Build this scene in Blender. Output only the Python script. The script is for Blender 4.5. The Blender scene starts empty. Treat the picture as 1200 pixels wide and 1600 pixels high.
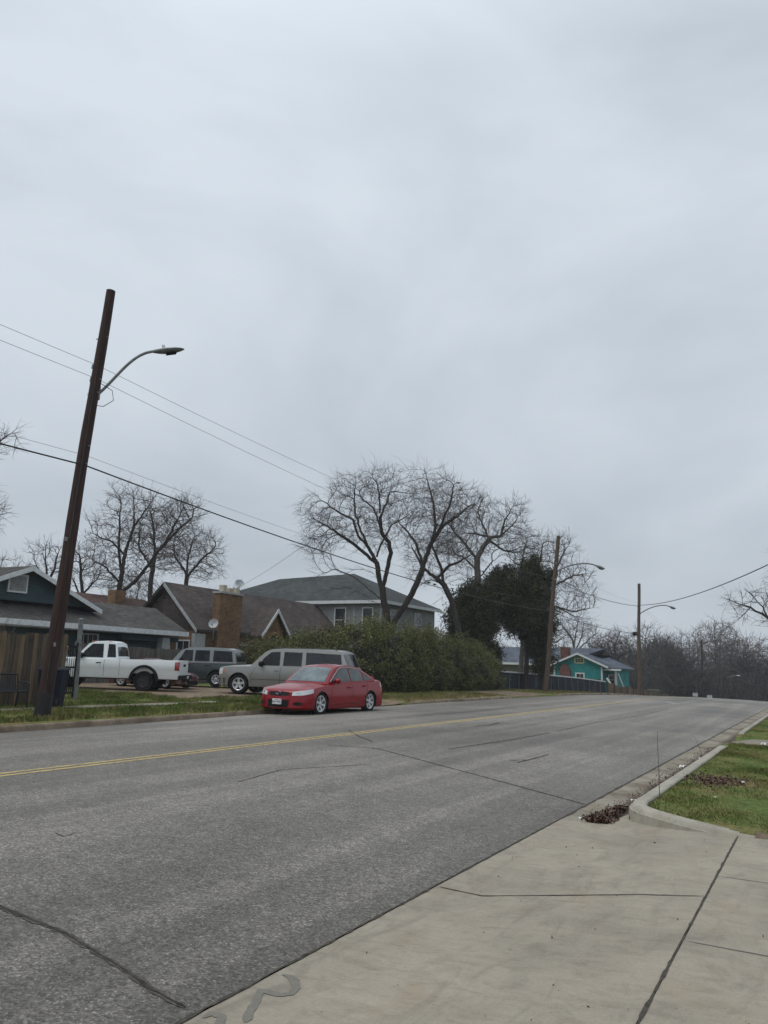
import bpy, math, random
import numpy as np
from mathutils import Vector, Matrix
rnd = random.Random(7)
rng = np.random.default_rng(11)
C = bpy.context.scene.collection
SC = bpy.context.scene
R = math.radians

# ------------------------------------------------------------------ camera
cam = bpy.data.cameras.new("camera")
cam.sensor_fit = 'VERTICAL'; cam.sensor_height = 36; cam.lens = 27
cam.clip_start = .05; cam.clip_end = 4000
co = bpy.data.objects.new("camera", cam); C.objects.link(co)
_r = Vector((0.87274731, 0.48719908, 0.03080888)).normalized()
_b = Vector((0.48332499, -0.85348744, -0.19482338)).normalized()
_u = _b.cross(_r).normalized()
co.matrix_world = Matrix(((_r.x, _u.x, _b.x, 0), (_r.y, _u.y, _b.y, 0), (_r.z, _u.z, _b.z, 1.6), (0, 0, 0, 1)))
SC.camera = co

# ------------------------------------------------------------------ sky and light (overcast)
SUN_EL, SUN_AZ = R(58), R(215)
w = bpy.data.worlds.new("World"); SC.world = w; w.use_nodes = True
nt = w.node_tree; N = nt.nodes; L = nt.links
N.clear()
out = N.new('ShaderNodeOutputWorld'); bg = N.new('ShaderNodeBackground')
bg.inputs['Strength'].default_value = .1
sky = N.new('ShaderNodeTexSky'); sky.sky_type = 'NISHITA'; sky.sun_disc = False
sky.sun_elevation = SUN_EL; sky.sun_rotation = SUN_AZ; sky.dust_density = 3
tc = N.new('ShaderNodeTexCoord')
mp = N.new('ShaderNodeMapping'); mp.inputs['Scale'].default_value = (1, 1, 2.2); mp.inputs['Rotation'].default_value = (.2, .1, .6)
L.new(tc.outputs['Generated'], mp.inputs['Vector'])
n1 = N.new('ShaderNodeTexNoise'); n1.inputs['Scale'].default_value = 1.45; n1.inputs['Detail'].default_value = 5; n1.inputs['Roughness'].default_value = .52; n1.inputs['Distortion'].default_value = .45
L.new(mp.outputs[0], n1.inputs['Vector'])
r1 = N.new('ShaderNodeValToRGB'); e = r1.color_ramp.elements
e[0].position = .36; e[0].color = (5.0, 5.58, 6.2, 1); e[1].position = .62; e[1].color = (6.65, 7.3, 7.95, 1)
L.new(n1.outputs['Fac'], r1.inputs['Fac'])
sp = N.new('ShaderNodeSeparateXYZ'); L.new(tc.outputs['Generated'], sp.inputs[0])
r2 = N.new('ShaderNodeValToRGB'); e = r2.color_ramp.elements
e[0].position = 0; e[0].color = (.87,) * 3 + (1,); e[1].position = 1; e[1].color = (2.2,) * 3 + (1,)
x = e.new(.3); x.color = (.95,) * 3 + (1,); x = e.new(.66); x.color = (1.06,) * 3 + (1,)
L.new(sp.outputs['Z'], r2.inputs['Fac'])
mu = N.new('ShaderNodeMixRGB'); mu.blend_type = 'MULTIPLY'; mu.inputs[0].default_value = 1
L.new(r1.outputs[0], mu.inputs[1]); L.new(r2.outputs[0], mu.inputs[2])
mx = N.new('ShaderNodeMixRGB'); mx.inputs[0].default_value = .93
L.new(sky.outputs[0], mx.inputs[1]); L.new(mu.outputs[0], mx.inputs[2])
L.new(mx.outputs[0], bg.inputs['Color']); L.new(bg.outputs[0], out.inputs['Surface'])
sl = bpy.data.lights.new("sun", 'SUN'); sl.energy = 1.1; sl.angle = R(35); sl.color = (1, .96, .9)
so = bpy.data.objects.new("sun", sl); C.objects.link(so)
so.rotation_euler = (R(90) - SUN_EL, 0, R(180) - SUN_AZ)
SC.view_settings.view_transform = 'Standard'; SC.view_settings.look = 'None'
SC.view_settings.exposure = 0.08; SC.view_settings.gamma = 1

# ------------------------------------------------------------------ helpers
def tag(o, label=None, cat=None, group=None, kind=None):
    if label: o['label'] = label
    if cat: o['category'] = cat
    if group: o['group'] = group
    if kind: o['kind'] = kind
    return o
def empty(name, loc=(0, 0, 0), rz=0):
    o = bpy.data.objects.new(name, None); C.objects.link(o)
    o.location = loc; o.rotation_euler = (0, 0, rz); o.empty_display_size = .2
    return o
class MB:
    def __init__(s): s.v = []; s.f = []
    def add(s, vs, fs):
        b = len(s.v); s.v += [tuple(p) for p in vs]; s.f += [tuple(b + i for i in f) for f in fs]; return s
    def box(s, a, b):
        x0, y0, z0 = a; x1, y1, z1 = b
        return s.add([(x0,y0,z0),(x1,y0,z0),(x1,y1,z0),(x0,y1,z0),(x0,y0,z1),(x1,y0,z1),(x1,y1,z1),(x0,y1,z1)],
                     [(0,3,2,1),(4,5,6,7),(0,1,5,4),(1,2,6,5),(2,3,7,6),(3,0,4,7)])
    def hexa(s, p):   # 8 points: bottom 4 ccw, top 4 ccw
        return s.add(p, [(0,3,2,1),(4,5,6,7),(0,1,5,4),(1,2,6,5),(2,3,7,6),(3,0,4,7)])
    def bar(s, p, q, wd, h, up=(0, 0, 1)):
        p, q = Vector(p), Vector(q); d = (q - p).normalized(); up = Vector(up)
        a = d.cross(up)
        if a.length < 1e-4: a = d.cross(Vector((1, 0, 0)))
        a = a.normalized() * wd / 2; b = a.cross(d).normalized() * h / 2
        return s.hexa([p-a-b, p+a-b, q+a-b, q-a-b, p-a+b, p+a+b, q+a+b, q-a+b])
    def tube(s, pts, rad, n=8, cap=True):
        pts = [Vector(p) for p in pts]
        if not isinstance(rad, (list, tuple)): rad = [rad] * len(pts)
        vs = []; a = None
        for i, p in enumerate(pts):
            d = (pts[min(i+1, len(pts)-1)] - pts[max(i-1, 0)]).normalized()
            if a is None:
                a = d.cross(Vector((0, 0, 1)))
                if a.length < .05: a = d.cross(Vector((1, 0, 0)))
            a = (a - d * a.dot(d)).normalized(); b = d.cross(a)
            for k in range(n):
                t = 2 * math.pi * k / n
                vs.append(p + (a * math.cos(t) + b * math.sin(t)) * rad[i])
        fs = [(i*n+k, i*n+(k+1) % n, (i+1)*n+(k+1) % n, (i+1)*n+k) for i in range(len(pts)-1) for k in range(n)]
        if cap: fs += [tuple(range(n))[::-1], tuple(range((len(pts)-1)*n, len(pts)*n))]
        return s.add(vs, fs)
    def lathe(s, prof, n=24, axis='z', c=(0, 0, 0)):   # prof: (r, h)
        vs = []
        for r_, h in prof:
            for k in range(n):
                t = 2 * math.pi * k / n; x, y = r_ * math.cos(t), r_ * math.sin(t)
                p = (x, y, h) if axis == 'z' else (x, h, y) if axis == 'y' else (h, x, y)
                vs.append((p[0]+c[0], p[1]+c[1], p[2]+c[2]))
        return s.add(vs, [(i*n+k, i*n+(k+1) % n, (i+1)*n+(k+1) % n, (i+1)*n+k) for i in range(len(prof)-1) for k in range(n)])
    def poly_prism(s, pts, thick):   # planar polygon (3d) extruded by vector
        n = len(pts); t = Vector(thick); a = [Vector(p) for p in pts]; b = [p + t for p in a]
        return s.add(a + b, [tuple(range(n))[::-1], tuple(range(n, 2*n))] + [(i, (i+1) % n, n+(i+1) % n, n+i) for i in range(n)])
    def build(s, name, m, parent=None, smooth=0, bevel=0):
        me = bpy.data.meshes.new(name); me.from_pydata(s.v, [], s.f); me.validate()
        if smooth:
            me.polygons.foreach_set('use_smooth', [True] * len(me.polygons))
            me.set_sharp_from_angle(angle=R(smooth))
        me.materials.append(m)
        o = bpy.data.objects.new(name, me); C.objects.link(o); o.parent = parent
        if bevel:
            b = o.modifiers.new('bevel', 'BEVEL'); b.width = bevel; b.segments = 2; b.limit_method = 'ANGLE'
        return o
def np_mesh(name, V, F, m, parent=None, smooth=False, nv=None):
    """V (n,3) float, F (k,q) int all same size"""
    me = bpy.data.meshes.new(name); V = np.asarray(V, np.float32); F = np.asarray(F, np.int32)
    me.vertices.add(len(V)); me.vertices.foreach_set('co', V.ravel())
    k, q = F.shape
    me.loops.add(k*q); me.loops.foreach_set('vertex_index', F.ravel())
    me.polygons.add(k); me.polygons.foreach_set('loop_start', np.arange(0, k*q, q, dtype=np.int32))
    me.polygons.foreach_set('loop_total', np.full(k, q, np.int32))
    if smooth: me.polygons.foreach_set('use_smooth', np.ones(k, bool))
    me.update(calc_edges=True); me.materials.append(m)
    o = bpy.data.objects.new(name, me); C.objects.link(o); o.parent = parent
    return o

# ------------------------------------------------------------------ materials
class NT:
    def __init__(s, name):
        s.m = bpy.data.materials.new(name); s.m.use_nodes = True; s.t = s.m.node_tree; s.b = s.t.nodes['Principled BSDF']
        s.tc = s.t.nodes.new('ShaderNodeTexCoord'); s.vec = s.tc.outputs['Object']
    def n(s, ty, **k):
        o = s.t.nodes.new(ty)
        for a, v in k.items():
            if hasattr(o, a): setattr(o, a, v)
            else: o.inputs[a.replace('_', ' ')].default_value = v
        return o
    def l(s, a, b): s.t.links.new(a, b)
    def map(s, sc=(1, 1, 1), src=None):
        m = s.n('ShaderNodeMapping'); m.inputs['Scale'].default_value = sc; s.l(src or s.vec, m.inputs[0]); return m.outputs[0]
    def noise(s, scale, detail=5, rough=.55, sc=(1, 1, 1), src=None, dist=0):
        m = s.n('ShaderNodeTexNoise'); m.inputs['Scale'].default_value = scale; m.inputs['Detail'].default_value = detail
        m.inputs['Roughness'].default_value = rough; m.inputs['Distortion'].default_value = dist
        s.l(s.map(sc, src), m.inputs['Vector']); return m.outputs['Fac']
    def ramp(s, f, stops):
        m = s.n('ShaderNodeValToRGB'); e = m.color_ramp.elements
        while len(e) > 1: e.remove(e[0])
        for i, (p, c) in enumerate(stops):
            if not isinstance(c, (tuple, list)): c = (c, c, c)
            q = e[0] if i == 0 else e.new(p); q.position = p; q.color = tuple(c) + (1,)
        s.l(f, m.inputs[0]); return m.outputs[0]
    def mix(s, f, a, b, mode='MIX'):
        m = s.n('ShaderNodeMixRGB', blend_type=mode)
        for i, v in ((0, f), (1, a), (2, b)):
            if isinstance(v, (int, float)): v = v if i == 0 else (v, v, v, 1); m.inputs[i].default_value = v
            elif isinstance(v, tuple): m.inputs[i].default_value = tuple(v) + (1,)
            else: s.l(v, m.inputs[i])
        return m.outputs[0]
    def math(s, op, a, b=0):
        m = s.n('ShaderNodeMath', operation=op)
        for i, v in ((0, a), (1, b)):
            if isinstance(v, (int, float)): m.inputs[i].default_value = v
            else: s.l(v, m.inputs[i])
        return m.outputs[0]
    def bump(s, h, st=.3, dist=.01, prev=None):
        m = s.n('ShaderNodeBump'); m.inputs['Strength'].default_value = st; m.inputs['Distance'].default_value = dist
        s.l(h, m.inputs['Height'])
        if prev: s.l(prev, m.inputs['Normal'])
        s.l(m.outputs[0], s.b.inputs['Normal']); return m.outputs[0]
    def fin(s, col, rough=.8, metal=0, spec=.5, **k):
        if isinstance(col, tuple): s.b.inputs['Base Color'].default_value = tuple(col) + (1,)
        else: s.l(col, s.b.inputs['Base Color'])
        if isinstance(rough, (int, float)): s.b.inputs['Roughness'].default_value = rough
        else: s.l(rough, s.b.inputs['Roughness'])
        s.b.inputs['Metallic'].default_value = metal; s.b.inputs['Specular IOR Level'].default_value = spec
        for a, v in k.items(): s.b.inputs[a.replace('_', ' ')].default_value = v
        return s.m
def mat(name, c, rough=.8, var=.25, scale=4, detail=6, bump=0, bd=.01, sc=(1, 1, 1), metal=0, spec=.4, c2=None, **k):
    t = NT(name); f = t.noise(scale, detail, .6, sc)
    lo = c2 if c2 else tuple(x * (1 - var) for x in c); hi = c if c2 else tuple(min(1, x * (1 + var)) for x in c)
    col = t.ramp(f, [(.32, lo), (.68, hi)])
    if bump: t.bump(f, bump, bd)
    return t.fin(col, rough, metal, spec, **k)

def m_asphalt():
    t = NT('asphalt')
    v = t.n('ShaderNodeTexVoronoi'); v.inputs['Scale'].default_value = 85; t.l(t.vec, v.inputs['Vector'])
    sep = t.n('ShaderNodeSeparateColor'); t.l(v.outputs['Color'], sep.inputs[0])
    stone = t.ramp(sep.outputs[0], [(0, .045), (.4, .095), (.75, .17), (.93, .25), (1, .42)])
    v2 = t.n('ShaderNodeTexVoronoi'); v2.inputs['Scale'].default_value = 38; t.l(t.vec, v2.inputs['Vector'])
    sep2 = t.n('ShaderNodeSeparateColor'); t.l(v2.outputs['Color'], sep2.inputs[0])
    stone2 = t.ramp(sep2.outputs[0], [(0, .07), (.5, .14), (1, .22)])
    a = t.mix(.4, stone, stone2)
    big = t.noise(.45, 8, .7); med = t.noise(7, 8, .75)
    a = t.mix(1, a, t.ramp(big, [(.3, .78), (.7, 1.2)]), 'MULTIPLY')
    a = t.mix(1, a, t.ramp(med, [(.28, .76), (.5, 1), (.75, 1.22)]), 'MULTIPLY')
    # wheel paths and tyre-polished bands run along the road
    st = t.noise(1.0, 5, .6, (1.25, .035, 1))
    a = t.mix(1, a, t.ramp(st, [(.3, .78), (.5, 1.0), (.6, 1.28), (.7, 1.08)]), 'MULTIPLY')
    # patched, darker stretches
    pt = t.noise(.16, 3, .5, (1, .55, 1))
    a = t.mix(1, a, t.ramp(pt, [(.36, .66), (.5, 1.0), (.7, 1.15)]), 'MULTIPLY')
    a = t.mix(1, a, (.94, .85, .73), 'MULTIPLY')
    s_ = t.n('ShaderNodeSeparateXYZ'); t.l(t.vec, s_.inputs[0])   # far grazing sheen painted into albedo, plus patchy darker asphalt at the near end
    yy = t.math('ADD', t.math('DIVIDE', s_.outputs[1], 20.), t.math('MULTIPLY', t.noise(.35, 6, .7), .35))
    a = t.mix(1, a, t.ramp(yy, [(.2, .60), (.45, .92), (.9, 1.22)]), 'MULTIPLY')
    # small sparse debris and chips
    ch = t.noise(26, 3, .5)
    a = t.mix(t.ramp(ch, [(.72, 0.), (.76, .6)]), a, (.05, .045, .04))
    b1 = t.bump(v.outputs['Distance'], .55, .006)
    t.bump(t.noise(60, 4, .7), .5, .008, b1)
    return t.fin(a, .62, 0, .32)
def m_concrete(name='concrete', base=(.268, .236, .186), broom=True, dirt=0.):
    t = NT(name); big = t.noise(.9, 7, .66, dist=.4); fine = t.noise(60, 6, .75); mid = t.noise(5, 7, .7, (1, 2.4, 1), dist=.6)
    a = t.ramp(big, [(.28, tuple(x * .74 for x in base)), (.5, base), (.72, tuple(min(1, x * 1.16) for x in base))])
    a = t.mix(1, a, t.ramp(mid, [(.3, (.80, .79, .77)), (.5, 1.), (.72, 1.07)]), 'MULTIPLY')
    a = t.mix(1, a, t.ramp(fine, [(.3, .86), (.7, 1.13)]), 'MULTIPLY')
    spk = t.noise(34, 2, .5)
    a = t.mix(t.ramp(spk, [(.745, 0.), (.765, .75)]), a, (.07, .06, .05))
    stn = t.noise(1.6, 6, .7, (2.2, .8, 1), dist=1.2)
    a = t.mix(t.ramp(stn, [(.5, 0.), (.68, .5)]), a, tuple(x * .52 for x in base))
    rs = t.noise(2.3, 5, .6)
    a = t.mix(t.ramp(rs, [(.55, 0.), (.72, .3)]), a, (base[0]*.86, base[1]*.68, base[2]*.5))
    if dirt: a = t.mix(t.ramp(t.noise(.8, 8, .7), [(.5 - dirt, 0.), (.62, .85)]), a, (.10, .075, .05))
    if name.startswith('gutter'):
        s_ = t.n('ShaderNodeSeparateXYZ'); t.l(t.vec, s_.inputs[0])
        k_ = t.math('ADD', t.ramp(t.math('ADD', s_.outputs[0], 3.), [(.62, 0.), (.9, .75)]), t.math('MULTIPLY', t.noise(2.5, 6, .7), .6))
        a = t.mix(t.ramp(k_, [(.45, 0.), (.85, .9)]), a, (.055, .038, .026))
    if broom: b1 = t.bump(t.noise(30, 4, .6, (.18, 5, 1)), .35, .004)
    else: b1 = None
    t.bump(fine, .3, .004, b1)
    return t.fin(a, .88, 0, .3)
def m_grass_ground():
    t = NT('grass_ground'); big = t.noise(.55, 7, .7); f = t.noise(14, 6, .7)
    a = t.ramp(big, [(.3, (.075, .11, .03)), (.48, (.11, .14, .04)), (.6, (.17, .14, .06)), (.75, (.20, .145, .08))])
    a = t.mix(1, a, t.ramp(f, [(.3, .45), (.7, 1.5)]), 'MULTIPLY')
    t.bump(f, .8, .05); return t.fin(a, .95, 0, .1)
def m_blades(name='grass_blades', cols=((.055, .10, .018), (.11, .175, .035), (.19, .22, .06), (.32, .26, .12))):
    t = NT(name); g = t.n('ShaderNodeNewGeometry')
    big = t.noise(1.6, 6, .7)
    r = t.math('ADD', t.math('MULTIPLY', g.outputs['Random Per Island'], .4), t.math('MULTIPLY', t.ramp(big, [(.33, .1), (.66, 1.)]), .55))
    a = t.ramp(r, [(.12, cols[0]), (.34, cols[1]), (.56, cols[2]), (.74, cols[3])])
    return t.fin(a, .75, 0, .2)
def m_leaf(name, cols, rough=.6):
    t = NT(name); g = t.n('ShaderNodeNewGeometry'); big = t.noise(1.1, 4, .6)
    r = t.math('ADD', t.math('MULTIPLY', g.outputs['Random Per Island'], .6), t.math('MULTIPLY', big, .45))
    k = len(cols)
    a = t.ramp(r, [(.15 + .75 * i / (k - 1), c) for i, c in enumerate(cols)])
    return t.fin(a, rough, 0, .3)
def hv(t, kx=1, ky=1):     # wall coordinates: run along the wall, height
    s = t.n('ShaderNodeSeparateXYZ'); t.l(t.vec, s.inputs[0]); c = t.n('ShaderNodeCombineXYZ')
    t.l(t.math('MULTIPLY', t.math('ADD', s.outputs[0], s.outputs[1]), kx), c.inputs[0])
    t.l(t.math('MULTIPLY', s.outputs[2], ky), c.inputs[1]); return c.outputs[0]
def m_brick(name, c1, c2, mortar=(.25, .23, .2), scale=1, bw=.22, rh=.075, zk=1):
    t = NT(name); b = t.n('ShaderNodeTexBrick'); t.l(hv(t, 1, zk), b.inputs['Vector'])
    b.inputs['Scale'].default_value = 1; b.inputs['Brick Width'].default_value = bw; b.inputs['Row Height'].default_value = rh
    b.inputs['Mortar Size'].default_value = .008 * scale; b.inputs['Color1'].default_value = c1 + (1,); b.inputs['Color2'].default_value = c2 + (1,)
    b.inputs['Mortar'].default_value = mortar + (1,); b.inputs['Bias'].default_value = .1
    a = t.mix(1, b.outputs[0], t.ramp(t.noise(1.5, 6, .65), [(.3, .65), (.7, 1.25)]), 'MULTIPLY')
    a = t.mix(1, a, t.ramp(t.noise(9, 4, .65), [(.3, .7), (.7, 1.25)]), 'MULTIPLY')
    t.bump(b.outputs['Fac'], -.4, .01); return t.fin(a, .9, 0, .2)
def m_shingle(name, c):
    t = NT(name); b = t.n('ShaderNodeTexBrick'); t.l(hv(t, 1, 1.7), b.inputs['Vector'])
    b.inputs['Scale'].default_value = 1; b.inputs['Brick Width'].default_value = .32; b.inputs['Row Height'].default_value = .14
    b.inputs['Mortar Size'].default_value = .012; b.inputs['Bias'].default_value = 0
    b.inputs['Color1'].default_value = tuple(x * 1.25 for x in c) + (1,); b.inputs['Color2'].default_value = tuple(x * .8 for x in c) + (1,)
    b.inputs['Mortar'].default_value = tuple(x * .5 for x in c) + (1,)
    a = t.mix(1, b.outputs[0], t.ramp(t.noise(.7, 6, .65), [(.3, .72), (.7, 1.22)]), 'MULTIPLY')
    a = t.mix(1, a, t.ramp(t.noise(3, 6, .7, (1, 1, .35)), [(.3, .8), (.7, 1.2)]), 'MULTIPLY')
    t.bump(b.outputs['Fac'], -.5, .012); return t.fin(a, .93, 0, .15)
def m_siding(name, c, step=.16):
    t = NT(name); s = t.n('ShaderNodeSeparateXYZ'); t.l(t.vec, s.inputs[0])
    f = t.math('FRACT', t.math('DIVIDE', s.outputs[2], step))
    a = t.mix(1, c, t.ramp(t.noise(2, 6, .65), [(.3, .75), (.7, 1.15)]), 'MULTIPLY')
    a = t.mix(1, a, t.ramp(f, [(0, .45), (.1, 1), (1, .95)]), 'MULTIPLY')
    t.bump(f, -.5, .02); return t.fin(a, .75, 0, .25)
def m_boards(name, c, c2, bw=.14):
    t = NT(name); s = t.n('ShaderNodeSeparateXYZ'); t.l(t.vec, s.inputs[0])
    q = t.math('DIVIDE', t.math('ADD', s.outputs[0], s.outputs[1]), bw)
    wn = t.n('ShaderNodeTexWhiteNoise', noise_dimensions='1D'); t.l(t.math('FLOOR', q), wn.inputs['W'])
    a = t.ramp(wn.outputs['Value'], [(0, c2), (1, c)])
    a = t.mix(1, a, t.ramp(t.noise(3, 7, .7, (6, 6, .5)), [(.3, .5), (.7, 1.45)]), 'MULTIPLY')
    a = t.mix(t.ramp(t.noise(.8, 5, .6), [(.5, 0.), (.7, .5)]), a, c)
    t.bump(t.noise(8, 5, .6, (6, 6, .4)), .4, .01); return t.fin(a, .9, 0, .2)
def m_paint(name, c, rough=.3, metal=.0, coat=.8, dirt=.35):
    t = NT(name); s = t.n('ShaderNodeSeparateXYZ'); t.l(t.vec, s.inputs[0])
    d = t.noise(5, 6, .65)
    low = t.ramp(s.outputs[2], [(.25, 1.), (.75, 0.)])
    f = t.math('MULTIPLY', t.math('MULTIPLY', low, d), dirt * 1.6)
    a = t.mix(f, c, (.16, .145, .12))
    a = t.mix(1, a, t.ramp(t.noise(1.3, 5, .6), [(.3, .93), (.7, 1.05)]), 'MULTIPLY')
    ro = t.ramp(d, [(.3, rough * .8), (.7, min(1, rough * 1.4))])
    return t.fin(a, ro, metal, .28, Coat_Weight=coat, Coat_Roughness=.08)

M = {}
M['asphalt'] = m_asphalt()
M['concrete'] = m_concrete()
M['walk'] = m_concrete('old_concrete', (.20, .18, .14), False, .04)
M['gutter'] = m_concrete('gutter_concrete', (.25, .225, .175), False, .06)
M['kerb'] = m_concrete('kerb_concrete', (.30, .28, .23), False, 0)
M['kerb_old'] = m_concrete('old_kerb_concrete', (.24, .19, .14), False, .05)
M['dirt'] = mat('dirt', (.16, .115, .075), .95, .45, 3, 8, .6, .03)
M['grassg'] = m_grass_ground(); M['blades'] = m_blades()
M['tar'] = mat('tar', (.045, .041, .038), .9, .5, 9, 4, spec=.1)
def m_line():
    t = NT('worn_yellow_paint'); f = t.noise(14, 7, .8); a = t.ramp(f, [(.34, (.14, .125, .09)), (.43, (.28, .22, .11)), (.54, (.44, .34, .14)), (.8, (.49, .39, .18))])
    return t.fin(a, .8, 0, .3)
M['yellow'] = m_line()
M['jointm'] = mat('joint_dirt', (.05, .042, .032), .95, .6, 20, 4)
M['smear'] = mat('faded_paint_smear', (.15, .14, .118), .9, .12, 30, 5)
M['polewood'] = mat('creosote_pole_wood', (.034, .017, .013), .88, .55, 5, 7, .7, .02, (6, 6, .35))
M['polewood2'] = mat('weathered_pole_wood', (.085, .060, .043), .9, .4, 5, 7, .7, .02, (6, 6, .35))
M['polebase'] = mat('tarred_pole_foot', (.016, .014, .014), .7, .4, 5, 7, .5, .02, (6, 6, .35))
M['galv'] = mat('galvanised_steel', (.23, .25, .26), .5, .25, 12, 4, metal=.6)
M['galvold'] = mat('weathered_galvanised_steel', (.17, .18, .18), .65, .35, 8, 5, metal=.3)
M['wire'] = mat('black_cable', (.012, .012, .013), .6, .2)
M['wirethin'] = mat('grey_wire', (.05, .052, .056), .6, .2)
M['bark'] = mat('bark', (.036, .030, .027), .95, .45, 6, 7, .8, .03, (3, 3, .6))
M['barkgrey'] = mat('grey_bark', (.095, .085, .076), .95, .45, 6, 7, .8, .03, (3, 3, .6))
M['twig'] = mat('twigs', (.060, .050, .045), .95, .3, 3)
M['black'] = mat('black_plastic', (.010, .010, .011), .7, .3, 8, spec=.15)
M['rubber'] = mat('tyre_rubber', (.014, .014, .014), .9, .4, 18, spec=.15)
M['alloy'] = mat('alloy_rim', (.55, .56, .58), .35, .1, 12, metal=.7)
M['chrome'] = mat('chrome', (.6, .61, .62), .2, .1, 12, metal=.95)
M['darkalloy'] = mat('dark_steel_rim', (.04, .04, .042), .5, .3, 12, metal=.4)
def m_glass(name, c, rough=.06, coat=.2):
    t = NT(name); t.b.inputs['Specular IOR Level'].default_value = .9
    a = t.ramp(t.noise(2.2, 4, .6), [(.35, tuple(x * .6 for x in c)), (.65, tuple(x * 1.3 for x in c))])
    return t.fin(a, rough, 0, .4, Coat_Weight=coat, Coat_Roughness=.03)
M['tint'] = m_glass('tinted_glass', (.012, .014, .017), .12)
M['glass'] = m_glass('clear_car_glass', (.05, .065, .068))
M['wshield'] = m_glass('windshield_glass', (.11, .14, .145), .08)
M['hglass'] = m_glass('window_glass', (.03, .035, .04), .15)
def m_lens(name, c, em=None): 
    t = NT(name); return t.fin(c, .12, .0, .8, Coat_Weight=1.)
M['lens'] = m_lens('headlight_lens', (.55, .56, .57)); M['redlens'] = m_lens('tail_lens', (.28, .018, .015))
M['orangelens'] = m_lens('marker_lens', (.5, .12, .03)); M['platem'] = mat('plate_white', (.62, .63, .64), .5, .1)
M['ink'] = mat('plate_ink', (.03, .035, .06), .6, .1)
M['red'] = m_paint('red_car_paint', (.21, .001, .007), .16, .0, .25, .03)
M['whitep'] = m_paint('white_truck_paint', (.72, .75, .76), .4, 0, .4, .4)
M['pewter'] = m_paint('pewter_paint', (.27, .275, .265), .35, .2, .3, .22)
M['darkgreen'] = m_paint('dark_green_grey_paint', (.045, .06, .062), .35, .3, .7, .4)
M['palegrey'] = m_paint('pale_grey_paint', (.22, .24, .25), .35, .4, .7, .4)
M['maroon'] = m_paint('maroon_paint', (.07, .012, .016), .3, .2, .9, .3)
M['whitetrim'] = mat('white_trim_paint', (.55, .57, .58), .7, .15, 6)
M['greytrim'] = mat('grey_trim_paint', (.30, .31, .31), .7, .2, 6)
M['shingle'] = m_shingle('grey_shingles', (.068, .064, .059)); M['shinglebr'] = m_shingle('brown_shingles', (.075, .062, .057))
M['shinglegr'] = m_shingle('green_grey_shingles', (.055, .062, .062)); M['shinglebl'] = m_shingle('slate_blue_shingles', (.085, .10, .125))
M['shinglered'] = m_shingle('reddish_shingles', (.11, .07, .06))
M['brick'] = m_brick('tan_brick', (.22, .115, .05), (.13, .07, .035), (.16, .13, .10))
M['brickred'] = m_brick('red_brick', (.16, .05, .035), (.10, .035, .03), (.15, .12, .1))
M['bricktan'] = m_brick('tan_wall_brick', (.15, .095, .055), (.09, .06, .04), (.12, .10, .08))
M['sidedark'] = m_siding('dark_teal_siding', (.045, .075, .085)); M['sidegrey'] = m_siding('grey_siding', (.24, .25, .25), .2)
M['sideteal'] = m_siding('turquoise_siding', (.018, .21, .21), .2); M['sidetan'] = m_siding('olive_siding', (.16, .15, .11), .2)
M['fencewood'] = m_boards('weathered_fence_boards', (.17, .12, .075), (.065, .055, .045))
M['fencegrey'] = m_boards('grey_fence_boards', (.13, .12, .105), (.08, .075, .065), .12)
M['fencenavy'] = m_boards('navy_fence_boards', (.030, .036, .052), (.022, .025, .035), .3)
M['benchm'] = mat('dark_bench_metal', (.022, .024, .03), .6, .3, 12, metal=.3)
M['canm'] = mat('navy_bin_plastic', (.006, .009, .02), .6, .3, 4, spec=.2)
M['dishm'] = mat('dish_grey', (.36, .38, .39), .5, .12, 5)
M['hedge'] = m_leaf('hedge_leaves', ((.024, .030, .009), (.070, .080, .020), (.125, .135, .038), (.23, .205, .075)))
M['shrub'] = m_leaf('shrub_leaves', ((.018, .024, .008), (.05, .06, .018), (.10, .09, .03), (.15, .07, .03)))
M['cedar'] = m_leaf('cedar_leaves', ((.006, .010, .004), (.016, .024, .009), (.040, .046, .014), (.11, .08, .03)), .8)
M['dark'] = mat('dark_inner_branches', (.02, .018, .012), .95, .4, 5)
M['brush'] = mat('far_brush', (.045, .041, .038), .95, .5, 1.2)
M['deadleaf'] = m_leaf('dead_leaves', ((.018, .010, .008), (.045, .024, .018), (.10, .055, .035), (.20, .13, .09)))
M['paper'] = mat('paper', (.7, .7, .68), .8, .1); M['feather'] = mat('feathers', (.01, .01, .012), .7, .3)
M['drystem'] = mat('dry_stem', (.08, .065, .045), .9, .3)

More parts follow.
